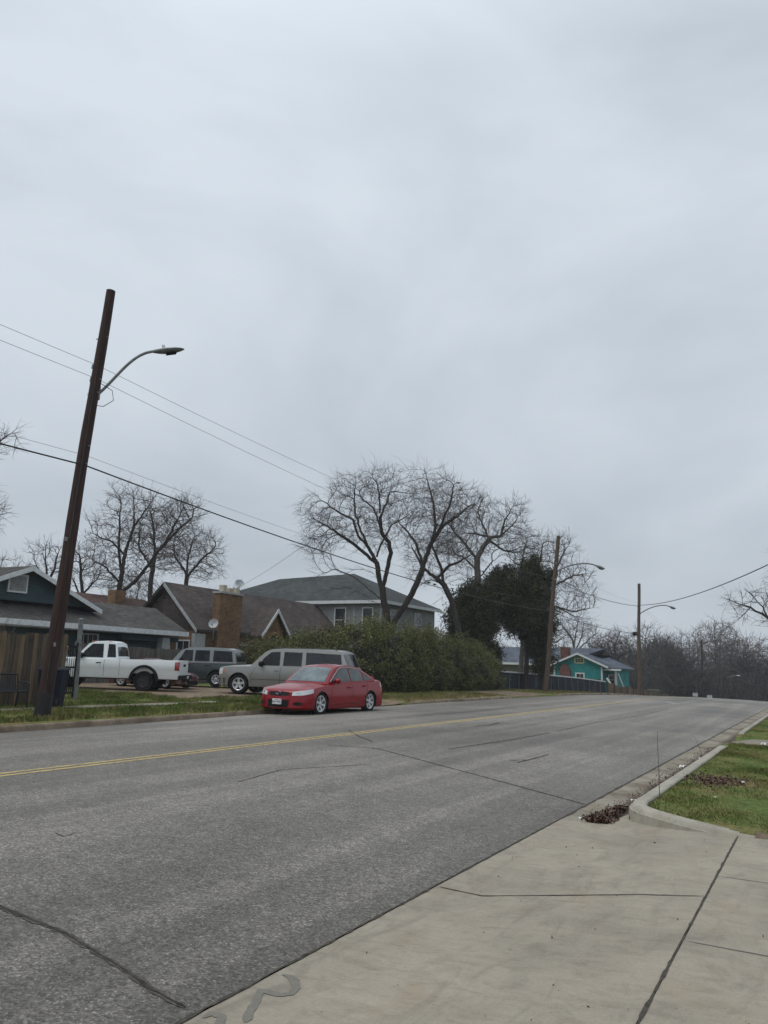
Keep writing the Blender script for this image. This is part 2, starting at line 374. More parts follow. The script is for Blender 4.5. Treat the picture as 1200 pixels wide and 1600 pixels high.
# ------------------------------------------------------------------ terrain
def D(y):
    y = np.asarray(y, float)
    d = np.where(y > 45, -(y-45)**2 / 1626., 0.)
    d = np.where(y > 85.6, -1.013 - .05 * (y - 85.6), d)
    return np.maximum(d, -5.2)
def KL(y):   # left kerb line
    return np.interp(y, [-40, 10, 16, 21, 30, 41, 50, 90, 300], [-14.65, -14.65, -14.85, -15.2, -15.15, -14.9, -14.8, -14.9, -14.9])
def gz(x, y):
    """yard and verge height"""
    x = np.asarray(x, float); y = np.asarray(y, float); k = KL(y)
    left = np.interp(k - x, [0, 2.5, 7, 16, 30], [.14, .19, .27, .32, .36]) - np.interp(y, [40, 60], [0, .1])
    # drive mouths dip to the road
    for a, b in ((25.2, 28.6), (41.8, 48.5)):
        mk = np.interp(y, [a - .5, a + .3, b - .3, b + .5], [0, 1, 1, 0]) * np.interp(k - x, [0, 2.2], [1, 0])
        left = left * (1 - mk) + .02 * mk
    right = np.interp(x, [-2, -.8, 0, 6, 40], [.13, .118, .13, .2, .5])
    mk = np.interp(y, [19.2, 19.5, 21.4, 21.7], [0, 1, 1, 0]) * np.interp(x, [-2.1, -2.0, 5, 5.5], [0, 1, 1, 0]); right = right - mk * .12
    return D(y) + np.where(x < -8, left, right)
def cz(x):   # road crown
    return float(np.interp(x, [-15.2, -12, -8.8, -5.5, -2.62], [0, .085, .12, .09, 0]))
def sheet(name, xs, ys, fz, m, parent=None, smooth=True):
    X, Y = np.meshgrid(xs, ys, indexing='ij'); Z = fz(X, Y); V = np.stack([X, Y, Z], -1).reshape(-1, 3)
    nx, ny = len(xs), len(ys); i, j = np.meshgrid(np.arange(nx-1), np.arange(ny-1), indexing='ij'); a = (i*ny+j).ravel()
    return np_mesh(name, V, np.stack([a, a+ny, a+ny+1, a+1], -1), m, parent, smooth)
def yl(a, b, s): return list(np.arange(a, b, s)) + [b]
def KR(X): return np.interp(X, [-2.6, -2.12, -2.03, -1.98, -1.9, -1.76, -1.58, -1.35, -1.1, -.85, -.62], [8.74, 8.74, 9.5, 9.2, 9.0, 8.85, 8.74, 8.65, 8.58, 8.52, 8.46])
def fground(X, Y):
    k = KL(Y); z = gz(X, Y)
    road = (X > k - .07) & (X < -2.0)
    slab = (X > -2.4) & (X < 9) & (Y < KR(X) + .05)
    z = np.where(road, D(Y) - .12, z)
    z = np.where(slab, -.1, z)
    return z + np.where(np.abs(X) + np.abs(Y) > 60, 0, 0)
XS = sorted(set([-700, -400, -250, -150, -100, -75] + list(np.arange(-60, -15.5, 1.)) + list(np.arange(-15.5, -14.3, .1).round(2)) + [-14, -12, -9, -6, -4, -2.6, -2.3, -2.01, -1.99, -1.93, -1.88, -1.8, -1.7, -1.6, -1.45, -1.3, -1.2, -1.05, -.95, -.8, -.7, -.6, -.3, .3, 1, 2, 3, 4, 6, 8.9, 9.1, 12, 20, 30, 50, 80, 150, 300, 700]))
YS = sorted(set([-120, -60, -30, -15] + list(np.arange(-6, 62, .4).round(2)) + list(np.arange(8.3, 9.7, .07).round(3)) + yl(62, 200, 3) + [230, 300, 400, 700, 1500, 2500]))
o = sheet('ground', np.array(XS, float), np.array(YS, float), fground, M['grassg']); tag(o, kind='structure')

# road with crown; left edge follows the kerb
def road():
    ys = np.array(yl(-40, 42, 1.5) + yl(43, 200, 2)); us = np.linspace(0, 1, 25)
    Y, U = np.meshgrid(ys, us, indexing='ij'); k = KL(Y); X = k + U * (-2.62 - k)
    Z = D(Y) + np.interp(U, [0, .25, .5, .76, 1], [0, .085, .12, .09, 0])
    n1_, n2_ = Y.shape; i, j = np.meshgrid(np.arange(n1_-1), np.arange(n2_-1), indexing='ij'); a = (i*n2_+j).ravel()
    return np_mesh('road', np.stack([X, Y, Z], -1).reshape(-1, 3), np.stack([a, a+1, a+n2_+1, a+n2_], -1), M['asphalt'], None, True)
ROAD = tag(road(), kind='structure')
def zr(x, y):
    k = float(KL(y)); u = (x - k) / (-2.62 - k)
    return float(D(y)) + float(np.interp(u, [0, .25, .5, .76, 1], [0, .085, .12, .09, 0]))
def strip(name, pts, wd, m, parent, zf, lift=.004, jag=.4, step=.12):
    """ragged strip along a ground polyline"""
    P = [Vector((p[0], p[1])) for p in pts]; Q = []
    for a, b in zip(P, P[1:]):
        n = max(1, int((b-a).length / step)); Q += [a.lerp(b, i/n) for i in range(n)]
    Q.append(P[-1]); V = []; F = []
    for i, p in enumerate(Q):
        d = (Q[min(i+1, len(Q)-1)] - Q[max(i-1, 0)]).normalized(); nrm = Vector((-d.y, d.x))
        ww = wd / 2 * (1 + rnd.uniform(-jag, jag)); off = rnd.uniform(-jag, jag) * wd * .35
        if jag and (i == 0 or i == len(Q)-1): ww *= .3
        for s_ in (-1, 1):
            q = p + nrm * (ww * s_ + off); V.append((q.x, q.y, zf(q.x, q.y) + lift))
        if i: F.append((2*i-2, 2*i, 2*i+1, 2*i-1))
    return MB().add(V, F).build(name, m, parent)
for dx in (-.10, .10):
    ys = list(np.arange(-20, 120, 1.)); strip('yellow_line', [(-8.95 + dx, y) for y in ys], .095, M['yellow'], ROAD, zr, .004, .12, .15)
cr = [([(-6.2, 3.6), (-4.82, 3.38), (-4.52, 3.34), (-3.88, 3.3), (-3.26, 3.16), (-2.94, 3.07), (-2.7, 3.03)], .055),
      ([(-8.07, 12.37), (-7.12, 12.6), (-5.94, 11.82), (-5.26, 11.37), (-4.31, 10.84), (-3.37, 10.29), (-2.64, 9.87)], .035),
      ([(-9.47, 15.42), (-8.52, 14.26), (-7.77, 13.57)], .045), ([(-6.16, 13.58), (-6.08, 14.61), (-5.94, 16.41), (-5.88, 18.96)], .06),
      ([(-4.55, 12.81), (-4.53, 13.3), (-4.53, 14.5)], .05), ([(-4.75, 12.95), (-4.53, 13.35)], .03), ([(-7.92, 19.02), (-7.79, 19.8), (-7.95, 20.94)], .09),
      ([(-5.85, 4.77), (-5.67, 4.72), (-5.73, 4.89)], .012), ([(-6.48, 7.93), (-6.75, 9.23), (-6.4, 10.01), (-6.12, 10.66)], .02),
      ([(-13.9, 14), (-13.5, 15.2), (-13.7, 16.4)], .03), ([(-5.9, 19.5), (-6.0, 24), (-5.8, 29), (-5.9, 36)], .05),
      ([(-11, 22), (-10.6, 26), (-10.9, 31)], .06), ([(-14.7, 33), (-10, 33.6), (-6, 33.2), (-2.8, 33.5)], .05)]
M['tarstain'] = mat('tar_stain', (.082, .075, .066), .9, .45, 60, 6, spec=.1)
for p, wd in cr:
    strip('tar_crack', p, wd * .28, M['tar'], ROAD, zr, .0055, .7, .04); strip('tar_stain', p, wd * .75, M['tarstain'], ROAD, zr, .0035, .5, .04)
for p in ([(-9.13, 40.03), (-9.36, 47.47)], [(-7.58, 45.33), (-6.37, 41.72)], [(-9.2, 43.), (-7., 43.4)]):
    strip('paint_smear', p, .16, mat('chalky_smear', (.3, .3, .29), .9, .3), ROAD, zr, .006, .8)

# right gutter pan and left kerb, kerbs with real height
def gut_z(x, y): return float(D(y)) + float(np.interp(x, [-2.62, -2.35, -2.03], [0.0, -.018, -.01]))
GX = np.array([-2.605, -2.5, -2.35, -2.2, -2.03])
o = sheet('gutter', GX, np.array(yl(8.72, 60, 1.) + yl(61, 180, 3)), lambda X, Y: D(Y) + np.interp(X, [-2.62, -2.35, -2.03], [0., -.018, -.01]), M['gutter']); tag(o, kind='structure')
strip('edge_joint', [(-2.612, y) for y in np.arange(8.8, 60, .5)], .035, M['jointm'], o, lambda x, y: float(D(y)), .003, .5)
def kerb(name, line, top, wd, m, face=.02, rr=.03):
    """line: (x,y) of the road-side face; top(i): absolute top height"""
    mb = MB(); V = []; P = [Vector(p) for p in line]; n = len(P)
    for i, p in enumerate(P):
        d = (P[min(i+1, n-1)] - P[max(i-1, 0)]).normalized(); nr = Vector((-d.y, d.x)) * (1 if wd > 0 else -1); W_ = abs(wd)
        b = float(D(p.y)) - .1; t = top[i]; r = rr
        prof = [(0, b), (face * .5, t - .05), (face, t - r), (face + r * .4, t - r * .25), (face + r, t), (W_ - .015, t), (W_, t - .015), (W_, b)]
        V += [(p.x + nr.x * a, p.y + nr.y * a, z) for a, z in prof]
    k = 8; F = [(i*k+j, (i+1)*k+j, (i+1)*k+j+1, i*k+j+1) for i in range(n-1) for j in range(k-1)] + [tuple(range(k)), tuple(range((n-1)*k, n*k))[::-1]]
    return tag(mb.add(V, F).build(name, m, None, 40), kind='structure')
def kl_line(a, b): ys = yl(a, b, .8); return [(float(KL(y)), y) for y in ys]
for a, b in ((-10, 24.6), (29.2, 41.2), (49.2, 120)):
    ln = kl_line(a, b); tops = [float(D(y)) + .13 * min(1, (i + .3) / 2, (len(ln) - i - .7) / 2) for i, (x, y) in enumerate(ln)]
    kerb('kerb', ln, tops, .17, M['kerb_old'])
# right kerb with the flared return at the drive mouth
ret = [(-.62, 8.44), (-.85, 8.50), (-1.1, 8.56), (-1.35, 8.63), (-1.58, 8.72), (-1.76, 8.83), (-1.9, 8.98), (-1.985, 9.2), (-2.02, 9.5)]
rt = [.100, .112, .132, .152, .170, .180, .184, .184, .18]
ln = ret + [(-2.03, y) for y in yl(10, 19.3, .8)]; tp = rt + [.165] * (len(ln) - len(rt)); tp[-1] = .02; tp[-2] = .1
kerb('kerb', ln, tp, -.20, M['kerb'], .03, .045)
ln = [(-2.03, y) for y in yl(21.6, 110, 1.2)]; tp = [float(D(y)) + .165 for x, y in ln]; tp[0] = .06
kerb('kerb', ln, tp, -.16, M['kerb'])
o = sheet('driveway', np.array([-2.03, -1.6, -1, 1, 5]), np.array([19.5, 20, 20.8, 21.4]), lambda X, Y: np.interp(X, [-2.03, -1.7, 5], [.01, .09, .16]), M['walk']); tag(o, kind='structure')

# concrete drive apron and sidewalk in front of the camera
def az(x, y=0): return float(np.interp(x, [-2.62, -2.2, -.8, 8], [.0, .004, .098, .15]))
azv = lambda X, Y: np.interp(X, [-2.62, -2.2, -.8, 8], [.0, .004, .098, .15])
def slab(name, x0, x1, y0, y1, m=M['concrete'], ytop=None):
    xs = np.linspace(x0, x1, 60); X, T = np.meshgrid(xs, np.linspace(0, 1, 14), indexing='ij')
    Y1 = ytop(X) if ytop else np.full_like(X, y1); Y = y0 + T * (Y1 - y0); Z = azv(X, Y)
    V = np.stack([X, Y, Z], -1).reshape(-1, 3); i, j = np.meshgrid(np.arange(59), np.arange(13), indexing='ij'); a = (i*14+j).ravel()
    o = np_mesh(name, V, np.stack([a, a+14, a+15, a+1], -1), m, None, True); return tag(o, kind='structure')
ytop = lambda X: KR(X) + .015
AP = slab('driveway', -2.605, -.815, -8, 8.7, ytop=ytop)
SW = slab('sidewalk', -.80, 1.1, -8, 8.5)
slab('sidewalk', 1.112, 7, -8, 8.5)
bed = sheet('joint_bed', np.array([-2.7, -1, 7.1]), np.array([-8.2, 3, 8.44]), lambda X, Y: np.interp(X, [-2.7, -.8, 7.1], [-.035, .075, .12]), M['jointm']); tag(bed, kind='structure')
strip('control_joint', [(-2.58, 5.56), (-2.23, 5.52), (-1.83, 5.7), (-1.23, 5.98), (-.82, 6.1)], .016, M['jointm'], AP, az, .003, .35, .06)
strip('edge_joint', [(-2.612, y) for y in np.arange(-3, 8.8, .3)], .018, M['jointm'], AP, lambda x, y: 0.0, .006, .6, .07)
strip('edge_joint', [(-.807, y) for y in np.arange(-3, 8.5, .3)], .015, M['jointm'], AP, az, .0035, .6, .07)
for y0 in (1.9, 5.06, 6.75): strip('control_joint', [(-.79, y0), (0., y0 - .01), (1.09, y0 - .03)], .012, mat('tooled_joint', (.15, .14, .12), .9), SW, az, .003, .2, .08)
strip('faded_paint_letter', [(-2.37, 3.07), (-2.42, 3.16), (-2.47, 3.27), (-2.53, 3.38), (-2.47, 3.385), (-2.41, 3.39), (-2.38, 3.43), (-2.40, 3.50), (-2.46, 3.57), (-2.51, 3.60), (-2.56, 3.60)], .045, M['smear'], AP, az, .003, .15, .03)
strip('faded_paint_letter', [(-2.56, 3.0), (-2.56, 3.05), (-2.50, 3.06), (-2.45, 2.98), (-2.44, 2.85)], .045, M['smear'], AP, az, .003, .15, .03)
# left sidewalk strip and dirt drives
def gz1(x, y): return float(gz(x, y))
o = sheet('sidewalk', np.array([-18.0, -17.8, -17.5, -17.25]), np.array(yl(-8, 20.5, .8)), lambda X, Y: gz(X, Y) + .025, M['walk']); tag(o, kind='structure')
o = sheet('sidewalk', np.array([-18.0, -17.6, -17.1]), np.array(yl(50, 75, 1)), lambda X, Y: gz(X, Y) + .03, M['walk']); tag(o, kind='structure')
def fd(X, Y): return np.maximum(gz(X, Y), 0) + .02 + .012 * np.sin(X * 3.1 + Y * 1.7)
for a, b, xe in ((25.0, 28.9, -19.5), (42., 48.3, -18.2)):
    o = sheet('dirt_driveway', np.linspace(xe, -15.05, 14), np.linspace(a, b, 10), fd, M['dirt']); tag(o, kind='structure')
o = sheet('dirt_driveway', np.linspace(-36, -19.2, 20), np.linspace(20.6, 29.5, 10), lambda X, Y: gz(X, Y) + .018 + .01 * np.sin(X * 2 + Y * 3), M['dirt']); tag(o, kind='structure')
_X, _T = np.meshgrid(np.linspace(-.66, 6, 90), np.array([0, .5, 1.]), indexing='ij'); _Y = KR(_X) + .01 + (_X > -.62) * .03 + _T * (.10 + .06 * np.sin(_X * 7) + .05 * np.sin(_X * 17 + 1)) * np.clip((_X + .95) * 5, 0, 1)
_Z = gz(_X, _Y) + .006; _Z[:, 0] = azv(_X[:, 0], 0) + .002
_a = (np.arange(89)[:, None] * 3 + np.arange(2)[None]).ravel()
tag(np_mesh('bare_soil', np.stack([_X, _Y, _Z], -1).reshape(-1, 3), np.stack([_a, _a+3, _a+4, _a+1], -1), M['dirt']), kind='structure')

TREES = {
 'big': ((-21.8,39.9),[[(-0.09,3.17),(-0.1,3.61),(-0.53,5.24),(-0.63,6.0),(-0.88,6.75),(-1.02,7.51),(-1.54,8.42),(-2.18,9.1),(-2.53,10.1),(-3.16,10.4),(-3.95,10.85),(-4.92,11.61)],[(-1.02,7.51),(-1.44,7.8),(-2.48,8.7),(-3.51,9.37),(-4.14,9.82),(-5.01,10.26)],[(-1.54,8.42),(-2.04,9.34),(-2.37,10.19),(-2.48,11.13),(-2.42,12.32)],[(-0.63,6.0),(-0.43,6.92),(-0.19,8.15),(-0.33,8.77),(-0.8,9.37),(-0.91,10.23),(-0.98,11.17),(-1.13,12.2),(-1.62,12.99)],[(-0.8,9.37),(-1.32,10.77),(-1.95,11.15),(-2.36,11.77)],[(-1.04,7.66),(-0.71,8.75),(-0.21,9.7),(0.56,10.04)],[(-0.91,10.23),(-0.55,11.19),(-0.35,12.23)],[(-0.79,6.45),(-1.34,6.96),(-1.8,7.14),(-2.42,7.12),(-2.86,6.84)],[(-0.48,5.17),(-1.3,5.82),(-2.4,6.63),(-3.4,6.98),(-4.06,6.73),(-4.51,6.41)],[(-0.43,4.72),(-1.67,5.59),(-2.67,6.01),(-3.57,5.91)],[(-0.1,3.61),(0.47,4.67),(0.98,5.52),(1.41,6.44),(1.73,7.36),(2.05,8.45),(2.35,9.47),(2.24,10.72),(1.99,11.82),(1.66,12.85)],[(1.69,7.59),(1.29,8.66),(0.8,9.42),(0.25,10.03)],[(1.75,7.24),(2.13,8.69),(2.92,9.85),(3.64,10.4),(4.35,11.05),(4.97,11.38)],[(2.32,8.9),(3.22,11.01),(3.4,12.29)],[(1.27,6.13),(2.01,6.53),(2.54,6.85)]],[(-3.73,9.56,1.61,1.49),(-2.27,11.57,1.94,1.4),(-0.73,11.82,1.63,1.6),(0.48,10.27,1.73,1.58),(-1.24,9.44,2.31,1.37),(2.07,11.71,1.63,1.51),(3.16,11.14,2.13,1.68),(-4.94,10.5,0.85,0.99),(-4.46,8.56,1.34,0.86),(2.42,9.55,1.92,1.57),(3.94,10.77,1.16,1.19)],4.5),
 'lean': ((-24.2,48.5),[[(2.91,2.57),(2.84,3.39),(2.15,5.97),(1.54,7.27),(0.8,7.85),(0.18,8.32),(-0.43,9.27),(-0.95,10.24)],[(1.54,7.27),(1.33,8.35),(0.64,9.92),(0.87,10.54)],[(1.17,7.62),(1.88,8.61),(3.08,9.14),(3.92,9.9)],[(1.41,7.27),(0.68,7.61),(-0.15,7.22)],[(2.03,6.2),(1.54,6.67),(1.19,6.18)]],[(0.88,9.68,1.28,1.39),(2.49,8.81,1.59,1.29),(0.24,8.06,1.26,1.0),(-0.47,9.18,0.9,1.15)],2.8),
 'mid': ((-24.5,55.5),[[(1.5,2.72),(1.54,8.14),(1.45,10.04),(1.11,10.43),(0.15,11.64),(-0.81,12.72)],[(1.52,10.04),(1.93,11.01),(2.6,11.85),(3.41,12.02),(4.5,13.16),(5.19,14.15)],[(2.46,11.78),(1.76,13.49),(1.49,14.46)],[(2.6,11.85),(1.5,12.23),(0.68,12.35)],[(1.8,8.42),(2.2,9.24),(2.74,9.94),(2.74,10.62),(3.28,11.05)],[(3.41,12.02),(3.68,13.27),(4.23,14.26)],[(1.52,9.22),(0.43,10.0),(-0.38,10.25)],[(2.74,11.44),(3.68,10.92),(4.49,10.81)]],[(-0.38,12.99,1.43,1.46),(1.93,13.58,1.43,1.58),(4.23,13.65,1.13,1.47),(3.21,12.06,2.29,1.67),(0.92,11.22,2.29,1.65),(4.99,11.34,1.43,1.81),(-0.6,10.66,1.01,1.13)],3.5),
 'pole': ((-22.3,63.0),[[(0.24,1.52),(0.54,4.22),(0.85,6.53),(1.01,8.87),(0.28,10.32),(0.73,12.12),(0.88,12.73)],[(0.39,2.94),(-0.04,3.49),(-0.35,4.48),(-0.47,5.63)],[(1.0,7.99),(2.47,8.92),(3.37,10.12),(4.73,12.55)],[(1.01,8.87),(1.9,10.67),(2.06,12.16)],[(1.88,8.6),(3.34,8.8),(4.67,9.57),(6.0,9.76)],[(0.99,7.12),(3.17,6.89),(4.62,6.5),(6.23,6.84)],[(3.32,6.9),(4.76,6.08),(6.07,5.97)],[(0.28,10.32),(-0.6,10.89),(-1.04,11.92)]],[(3.42,11.76,1.94,1.57),(2.04,11.44,1.94,1.4),(4.49,9.57,1.93,1.55),(5.01,7.66,1.92,1.21),(0.38,11.11,1.38,1.56),(4.17,6.54,1.75,0.77),(2.29,9.5,2.2,1.66)],3.5),
 'left_big': ((-46,41),[[(-0.29,4.6),(-0.06,6.13),(0.02,7.67),(0.16,9.54),(0.6,11.45),(0.41,13.36)],[(-0.06,6.13),(1.29,7.4),(2.38,8.99),(3.34,10.43),(4.26,12.52)],[(-0.07,7.05),(-0.94,8.11),(-2.26,8.84)],[(0.02,7.67),(-0.31,9.53),(-0.34,11.42),(-0.33,13.02)],[(0.18,9.23),(-0.84,10.14),(-2.3,10.73)],[(0.6,11.45),(1.73,12.76),(2.44,13.58)]],[(0.25,13.07,1.98,1.52),(-0.79,11.02,2.21,1.76),(1.91,11.11,2.21,2.0),(1.07,9.59,2.94,1.74),(-1.33,9.02,1.71,1.73),(4.04,12.17,1.73,1.52),(0.04,7.59,2.42,0.98)],4),
 'left_mid': ((-47,47),[[(-1.45,6.32),(-1.52,8.01),(-1.37,10.06),(-1.64,12.12),(-2.15,14.03)],[(-1.6,8.85),(-2.7,10.71),(-2.71,12.61)],[(-1.37,10.06),(-0.07,11.83),(1.35,13.44)]],[(-1.49,13.16,1.63,1.94),(0.9,13.78,1.53,1.56),(-2.43,11.48,1.89,1.64),(-0.22,11.0,1.88,2.19)],3),
 'left_round': ((-50,55),[[(-1.95,6.48),(-2.04,8.77),(-2.1,10.69),(-1.76,12.65)],[(-2.08,9.34),(-3.39,11.23),(-3.54,12.99)],[(-2.05,8.96),(-0.66,10.93),(0.41,11.93)]],[(-1.79,12.31,2.13,1.98),(-0.53,11.73,1.95,1.97),(-3.21,11.03,1.7,1.85),(-0.98,9.88,2.54,1.1)],4),
 'left_far': ((-54,40),[[(0.6,4.59),(0.49,6.83),(0.42,8.13),(0.18,9.43)],[(0.45,7.15),(-0.47,8.75)],[(0.49,6.83),(1.05,8.31),(1.16,9.46)]],[(0.11,9.51,1.29,1.04),(1.23,8.77,1.13,1.3),(-0.25,8.21,1.03,1.03)],2.5),
 'left_low': ((-49,38.5),[[(1.43,4.19),(1.31,5.99),(1.04,7.81),(0.72,9.34)],[(1.31,5.99),(2.17,7.23)],[(1.34,5.69),(0.49,7.18)]],[(0.85,8.87,1.05,1.36),(1.7,7.68,1.53,1.36),(0.28,7.4,0.96,1.2)],2.5),
 'right': ((2.6,29.0),[[(0.02,1.31),(-0.04,2.66),(-0.54,3.62),(-1.88,4.18),(-3.12,3.54),(-4.52,3.4),(-4.9,3.59),(-5.29,3.77),(-5.68,3.9)],[(-4.52,3.4),(-4.68,3.89),(-4.74,4.19)],[(-5.01,3.64),(-5.31,3.38),(-5.52,3.17)],[(-0.04,2.66),(0.39,4.85),(0.24,7.31)],[(-0.54,3.62),(-1.75,5.6),(-2.26,6.82)],[(-3.12,3.64),(-3.65,4.32),(-4.23,4.71)],[(-3.92,3.46),(-4.25,3.02),(-4.57,2.71)]],[(-5.19,3.78,0.6,0.5),(-4.6,3.7,0.5,0.55),(-3.9,3.72,0.8,0.9),(0.2,6.89,2.65,2.56),(-1.98,5.18,1.81,1.44)],3),
 'offleft': ((-27.5,9.5),[[(4.73,0.78),(4.26,3.6),(4.51,5.46),(5.82,6.64),(7.06,7.16),(7.92,7.67),(8.34,8.07)],[(4.39,4.52),(5.48,5.11),(6.72,5.52),(7.81,5.65),(8.25,5.85)],[(4.26,3.6),(3.27,6.17),(3.25,8.51)]],[(7.45,7.65,0.85,0.59),(7.64,5.55,0.78,0.66),(4.2,7.36,2.43,2.17),(6.06,6.26,1.47,1.15)],2.5),
 'teal1': ((-28.5,108),[[(-1.43,1.85),(-1.39,4.02),(-1.62,5.76),(-2.5,7.06),(-3.38,7.92)],[(-1.39,4.02),(-0.29,6.25),(0.2,8.03)],[(-1.46,4.89),(-1.15,7.1),(-1.13,8.43)],[(-1.39,4.2),(0.42,5.83),(1.33,6.74)]],[(-1.34,7.09,2.86,1.6),(-2.95,6.6,1.61,1.6),(0.43,6.53,1.61,1.59)],3),
 'teal2': ((-23,112),[[(-2.23,0.72),(-2.16,3.34),(-2.38,5.09),(-1.62,6.88)],[(-2.16,3.34),(-3.73,4.61)],[(-2.16,3.34),(-0.61,4.7)]],[(-1.91,5.99,1.35,1.24),(-2.84,4.64,1.97,1.23),(-1.07,4.25,2.24,1.24)],3),
}

# ------------------------------------------------------------------ trees (space colonisation round hand-laid limbs)
def grow(base, guides, crown, dep, seed=1, nattr=900, step=.3, r_tip=.011, r_max=.3, tw=2, twl=.45, zg=None):
    g = np.random.default_rng(seed); rr = random.Random(seed)
    bx, by = base; rh = np.array([.8732, .4874, 0.]); dh = np.array([-.4874, .8732, 0.]); B = np.array([bx, by, 0.])
    z0 = float(gz(bx, by)) if zg is None else zg
    def W_(u, z, d=0.): return B + rh * u + dh * d + np.array([0, 0, z])
    nodes = []; par = []
    def nearest(p):
        a = np.array(nodes); return int(np.argmin(((a - p) ** 2).sum(1)))
    for gi, G in enumerate(guides):
        dv = 0. if gi == 0 else g.uniform(-.35, .35) * dep
        pts = [W_(u, z, 0.) for u, z in G]
        if gi == 0:
            pts = [W_(G[0][0], z0 - .1)] + pts; cur = -1
        else:
            cur = nearest(pts[0]); d0 = (nodes[cur] - B) @ dh
            tot = len(pts) - 1
            pts = [nodes[cur]] + [W_(G[i][0], G[i][1], d0 + dv * i / tot) for i in range(1, len(G))]
        for a, b in zip(pts, pts[1:]):
            L_ = np.linalg.norm(b - a); k = max(1, int(round(L_ / step)))
            for i in range(0 if (cur == -1) else 1, k + 1):
                p = a + (b - a) * i / k + (g.normal(0, .025, 3) if i < k and cur != -1 else 0)
                nodes.append(p); par.append(cur); cur = len(nodes) - 1
    A = []
    vol = np.array([c[2] * c[3] for c in crown]); vol /= vol.sum()
    for c, v in zip(crown, vol):
        k = int(nattr * v); q = g.normal(0, 1, (k, 3)); q /= np.linalg.norm(q, axis=1)[:, None]; q *= g.uniform(0, 1, (k, 1)) ** (1/2.2)
        dd = min(dep, max(c[2], c[3]) * 1.25); ph = g.uniform(0, 6, 3); q = q * (1 + .30 * np.sin(q[:, :1] * 5 + ph[0]) * np.sin(q[:, 2:3] * 6 + ph[1]) * np.sin(q[:, 1:2] * 4 + ph[2] + 1.))
        A.append(B + rh * (c[0] + q[:, :1] * c[2]) + dh * (q[:, 1:2] * dd) + np.array([0, 0, 1.]) * (c[1] + q[:, 2:3] * c[3]))
    A = np.concatenate(A); alive = np.ones(len(A), bool)
    Nn = np.array(nodes); d2 = np.full(len(A), 1e9); who = np.zeros(len(A), int)
    for s in range(0, len(Nn), 200):
        dd = ((A[:, None] - Nn[None, s:s+200]) ** 2).sum(2); m = dd.argmin(1); v = dd[np.arange(len(A)), m]; u = v < d2; d2[u] = v[u]; who[u] = m[u] + s
    kill = (step * 1.15) ** 2; nodes = list(Nn); nch = {}
    for it in range(110):
        alive &= d2 > kill
        idx = np.nonzero(alive & (d2 < 9.))[0]
        if len(idx) == 0: break
        dirs = {}
        for i in idx:
            v = A[i] - nodes[who[i]]; v = v / (np.linalg.norm(v) + 1e-9); k = who[i]
            dirs[k] = dirs.get(k, 0) + v
        new = []
        for k, v in dirs.items():
            if nch.get(k, 0) > 3: continue
            n_ = np.linalg.norm(v)
            if n_ < 1e-3: continue
            pd = nodes[k] - nodes[par[k]] if par[k] >= 0 else np.array([0, 0, 1.]); pd = pd / (np.linalg.norm(pd) + 1e-9)
            v = v / n_ + pd * .55 + g.normal(0, .12, 3) + np.array([0, 0, .08]); v /= np.linalg.norm(v)
            nodes.append(nodes[k] + v * step); par.append(int(k)); nch[k] = nch.get(k, 0) + 1; new.append(len(nodes) - 1)
        if not new: break
        Q = np.array([nodes[k] for k in new]); dd = ((A[:, None] - Q[None]) ** 2).sum(2); m = dd.argmin(1); v = dd[np.arange(len(A)), m]
        u = v < d2; d2[u] = v[u]; who[u] = np.array(new)[m[u]]
    P = np.array(nodes); par = np.array(par); n = len(P)
    acc = np.zeros(n); kids = [[] for _ in range(n)]
    for i in range(n):
        if par[i] >= 0: kids[par[i]].append(i)
    ex = 2.25; rad = np.zeros(n)
    for i in range(n - 1, -1, -1):
        acc[i] += (r_tip ** ex) if not kids[i] else 0
        rad[i] = acc[i] ** (1 / ex)
        if par[i] >= 0: acc[par[i]] += acc[i] + (r_tip * .25) ** ex
    rad = rad * (r_max / max(rad[0], 1e-6)) ** .0
    sc = r_max / rad[0]
    rad = np.where(rad > r_tip * 1.5, r_tip * 1.5 + (rad - r_tip * 1.5) * (r_max - r_tip * 1.5) / (rad[0] - r_tip * 1.5), rad)
    mt, mc = MB(), MB()
    # chains
    done = [False] * n
    starts = [(0, None)]
    while starts:
        i, p0 = starts.pop(); ch = [] if p0 is None else [p0]
        while True:
            ch.append(i)
            if not kids[i]: break
            ks = sorted(kids[i], key=lambda k: -rad[k]); nxt = ks[0]
            for k in ks[1:]: starts.append((k, i))
            i = nxt
        pts = [P[k] for k in ch]; rs = [rad[k] for k in ch]
        if p0 is not None: rs[0] = min(rs[0], rs[1] * 1.25)
        # split thick / thin
        j = 0
        while j < len(ch) and rs[j] > r_max * .3: j += 1
        if j > 1: mt.tube(pts[:j+1] if j < len(ch) else pts, rs[:j+1] if j < len(ch) else rs, 8, False)
        s0 = max(0, j)
        if len(ch) - s0 > 1:
            mc.tube(pts[s0:], rs[s0:], 5 if rs[s0] > .04 else 3, False)
    # fine twigs
    cen = np.array([bx, by, z0]) * np.array([0, 0, 1.]) + P.mean(0) * np.array([1, 1, .8])
    V = []; F = []
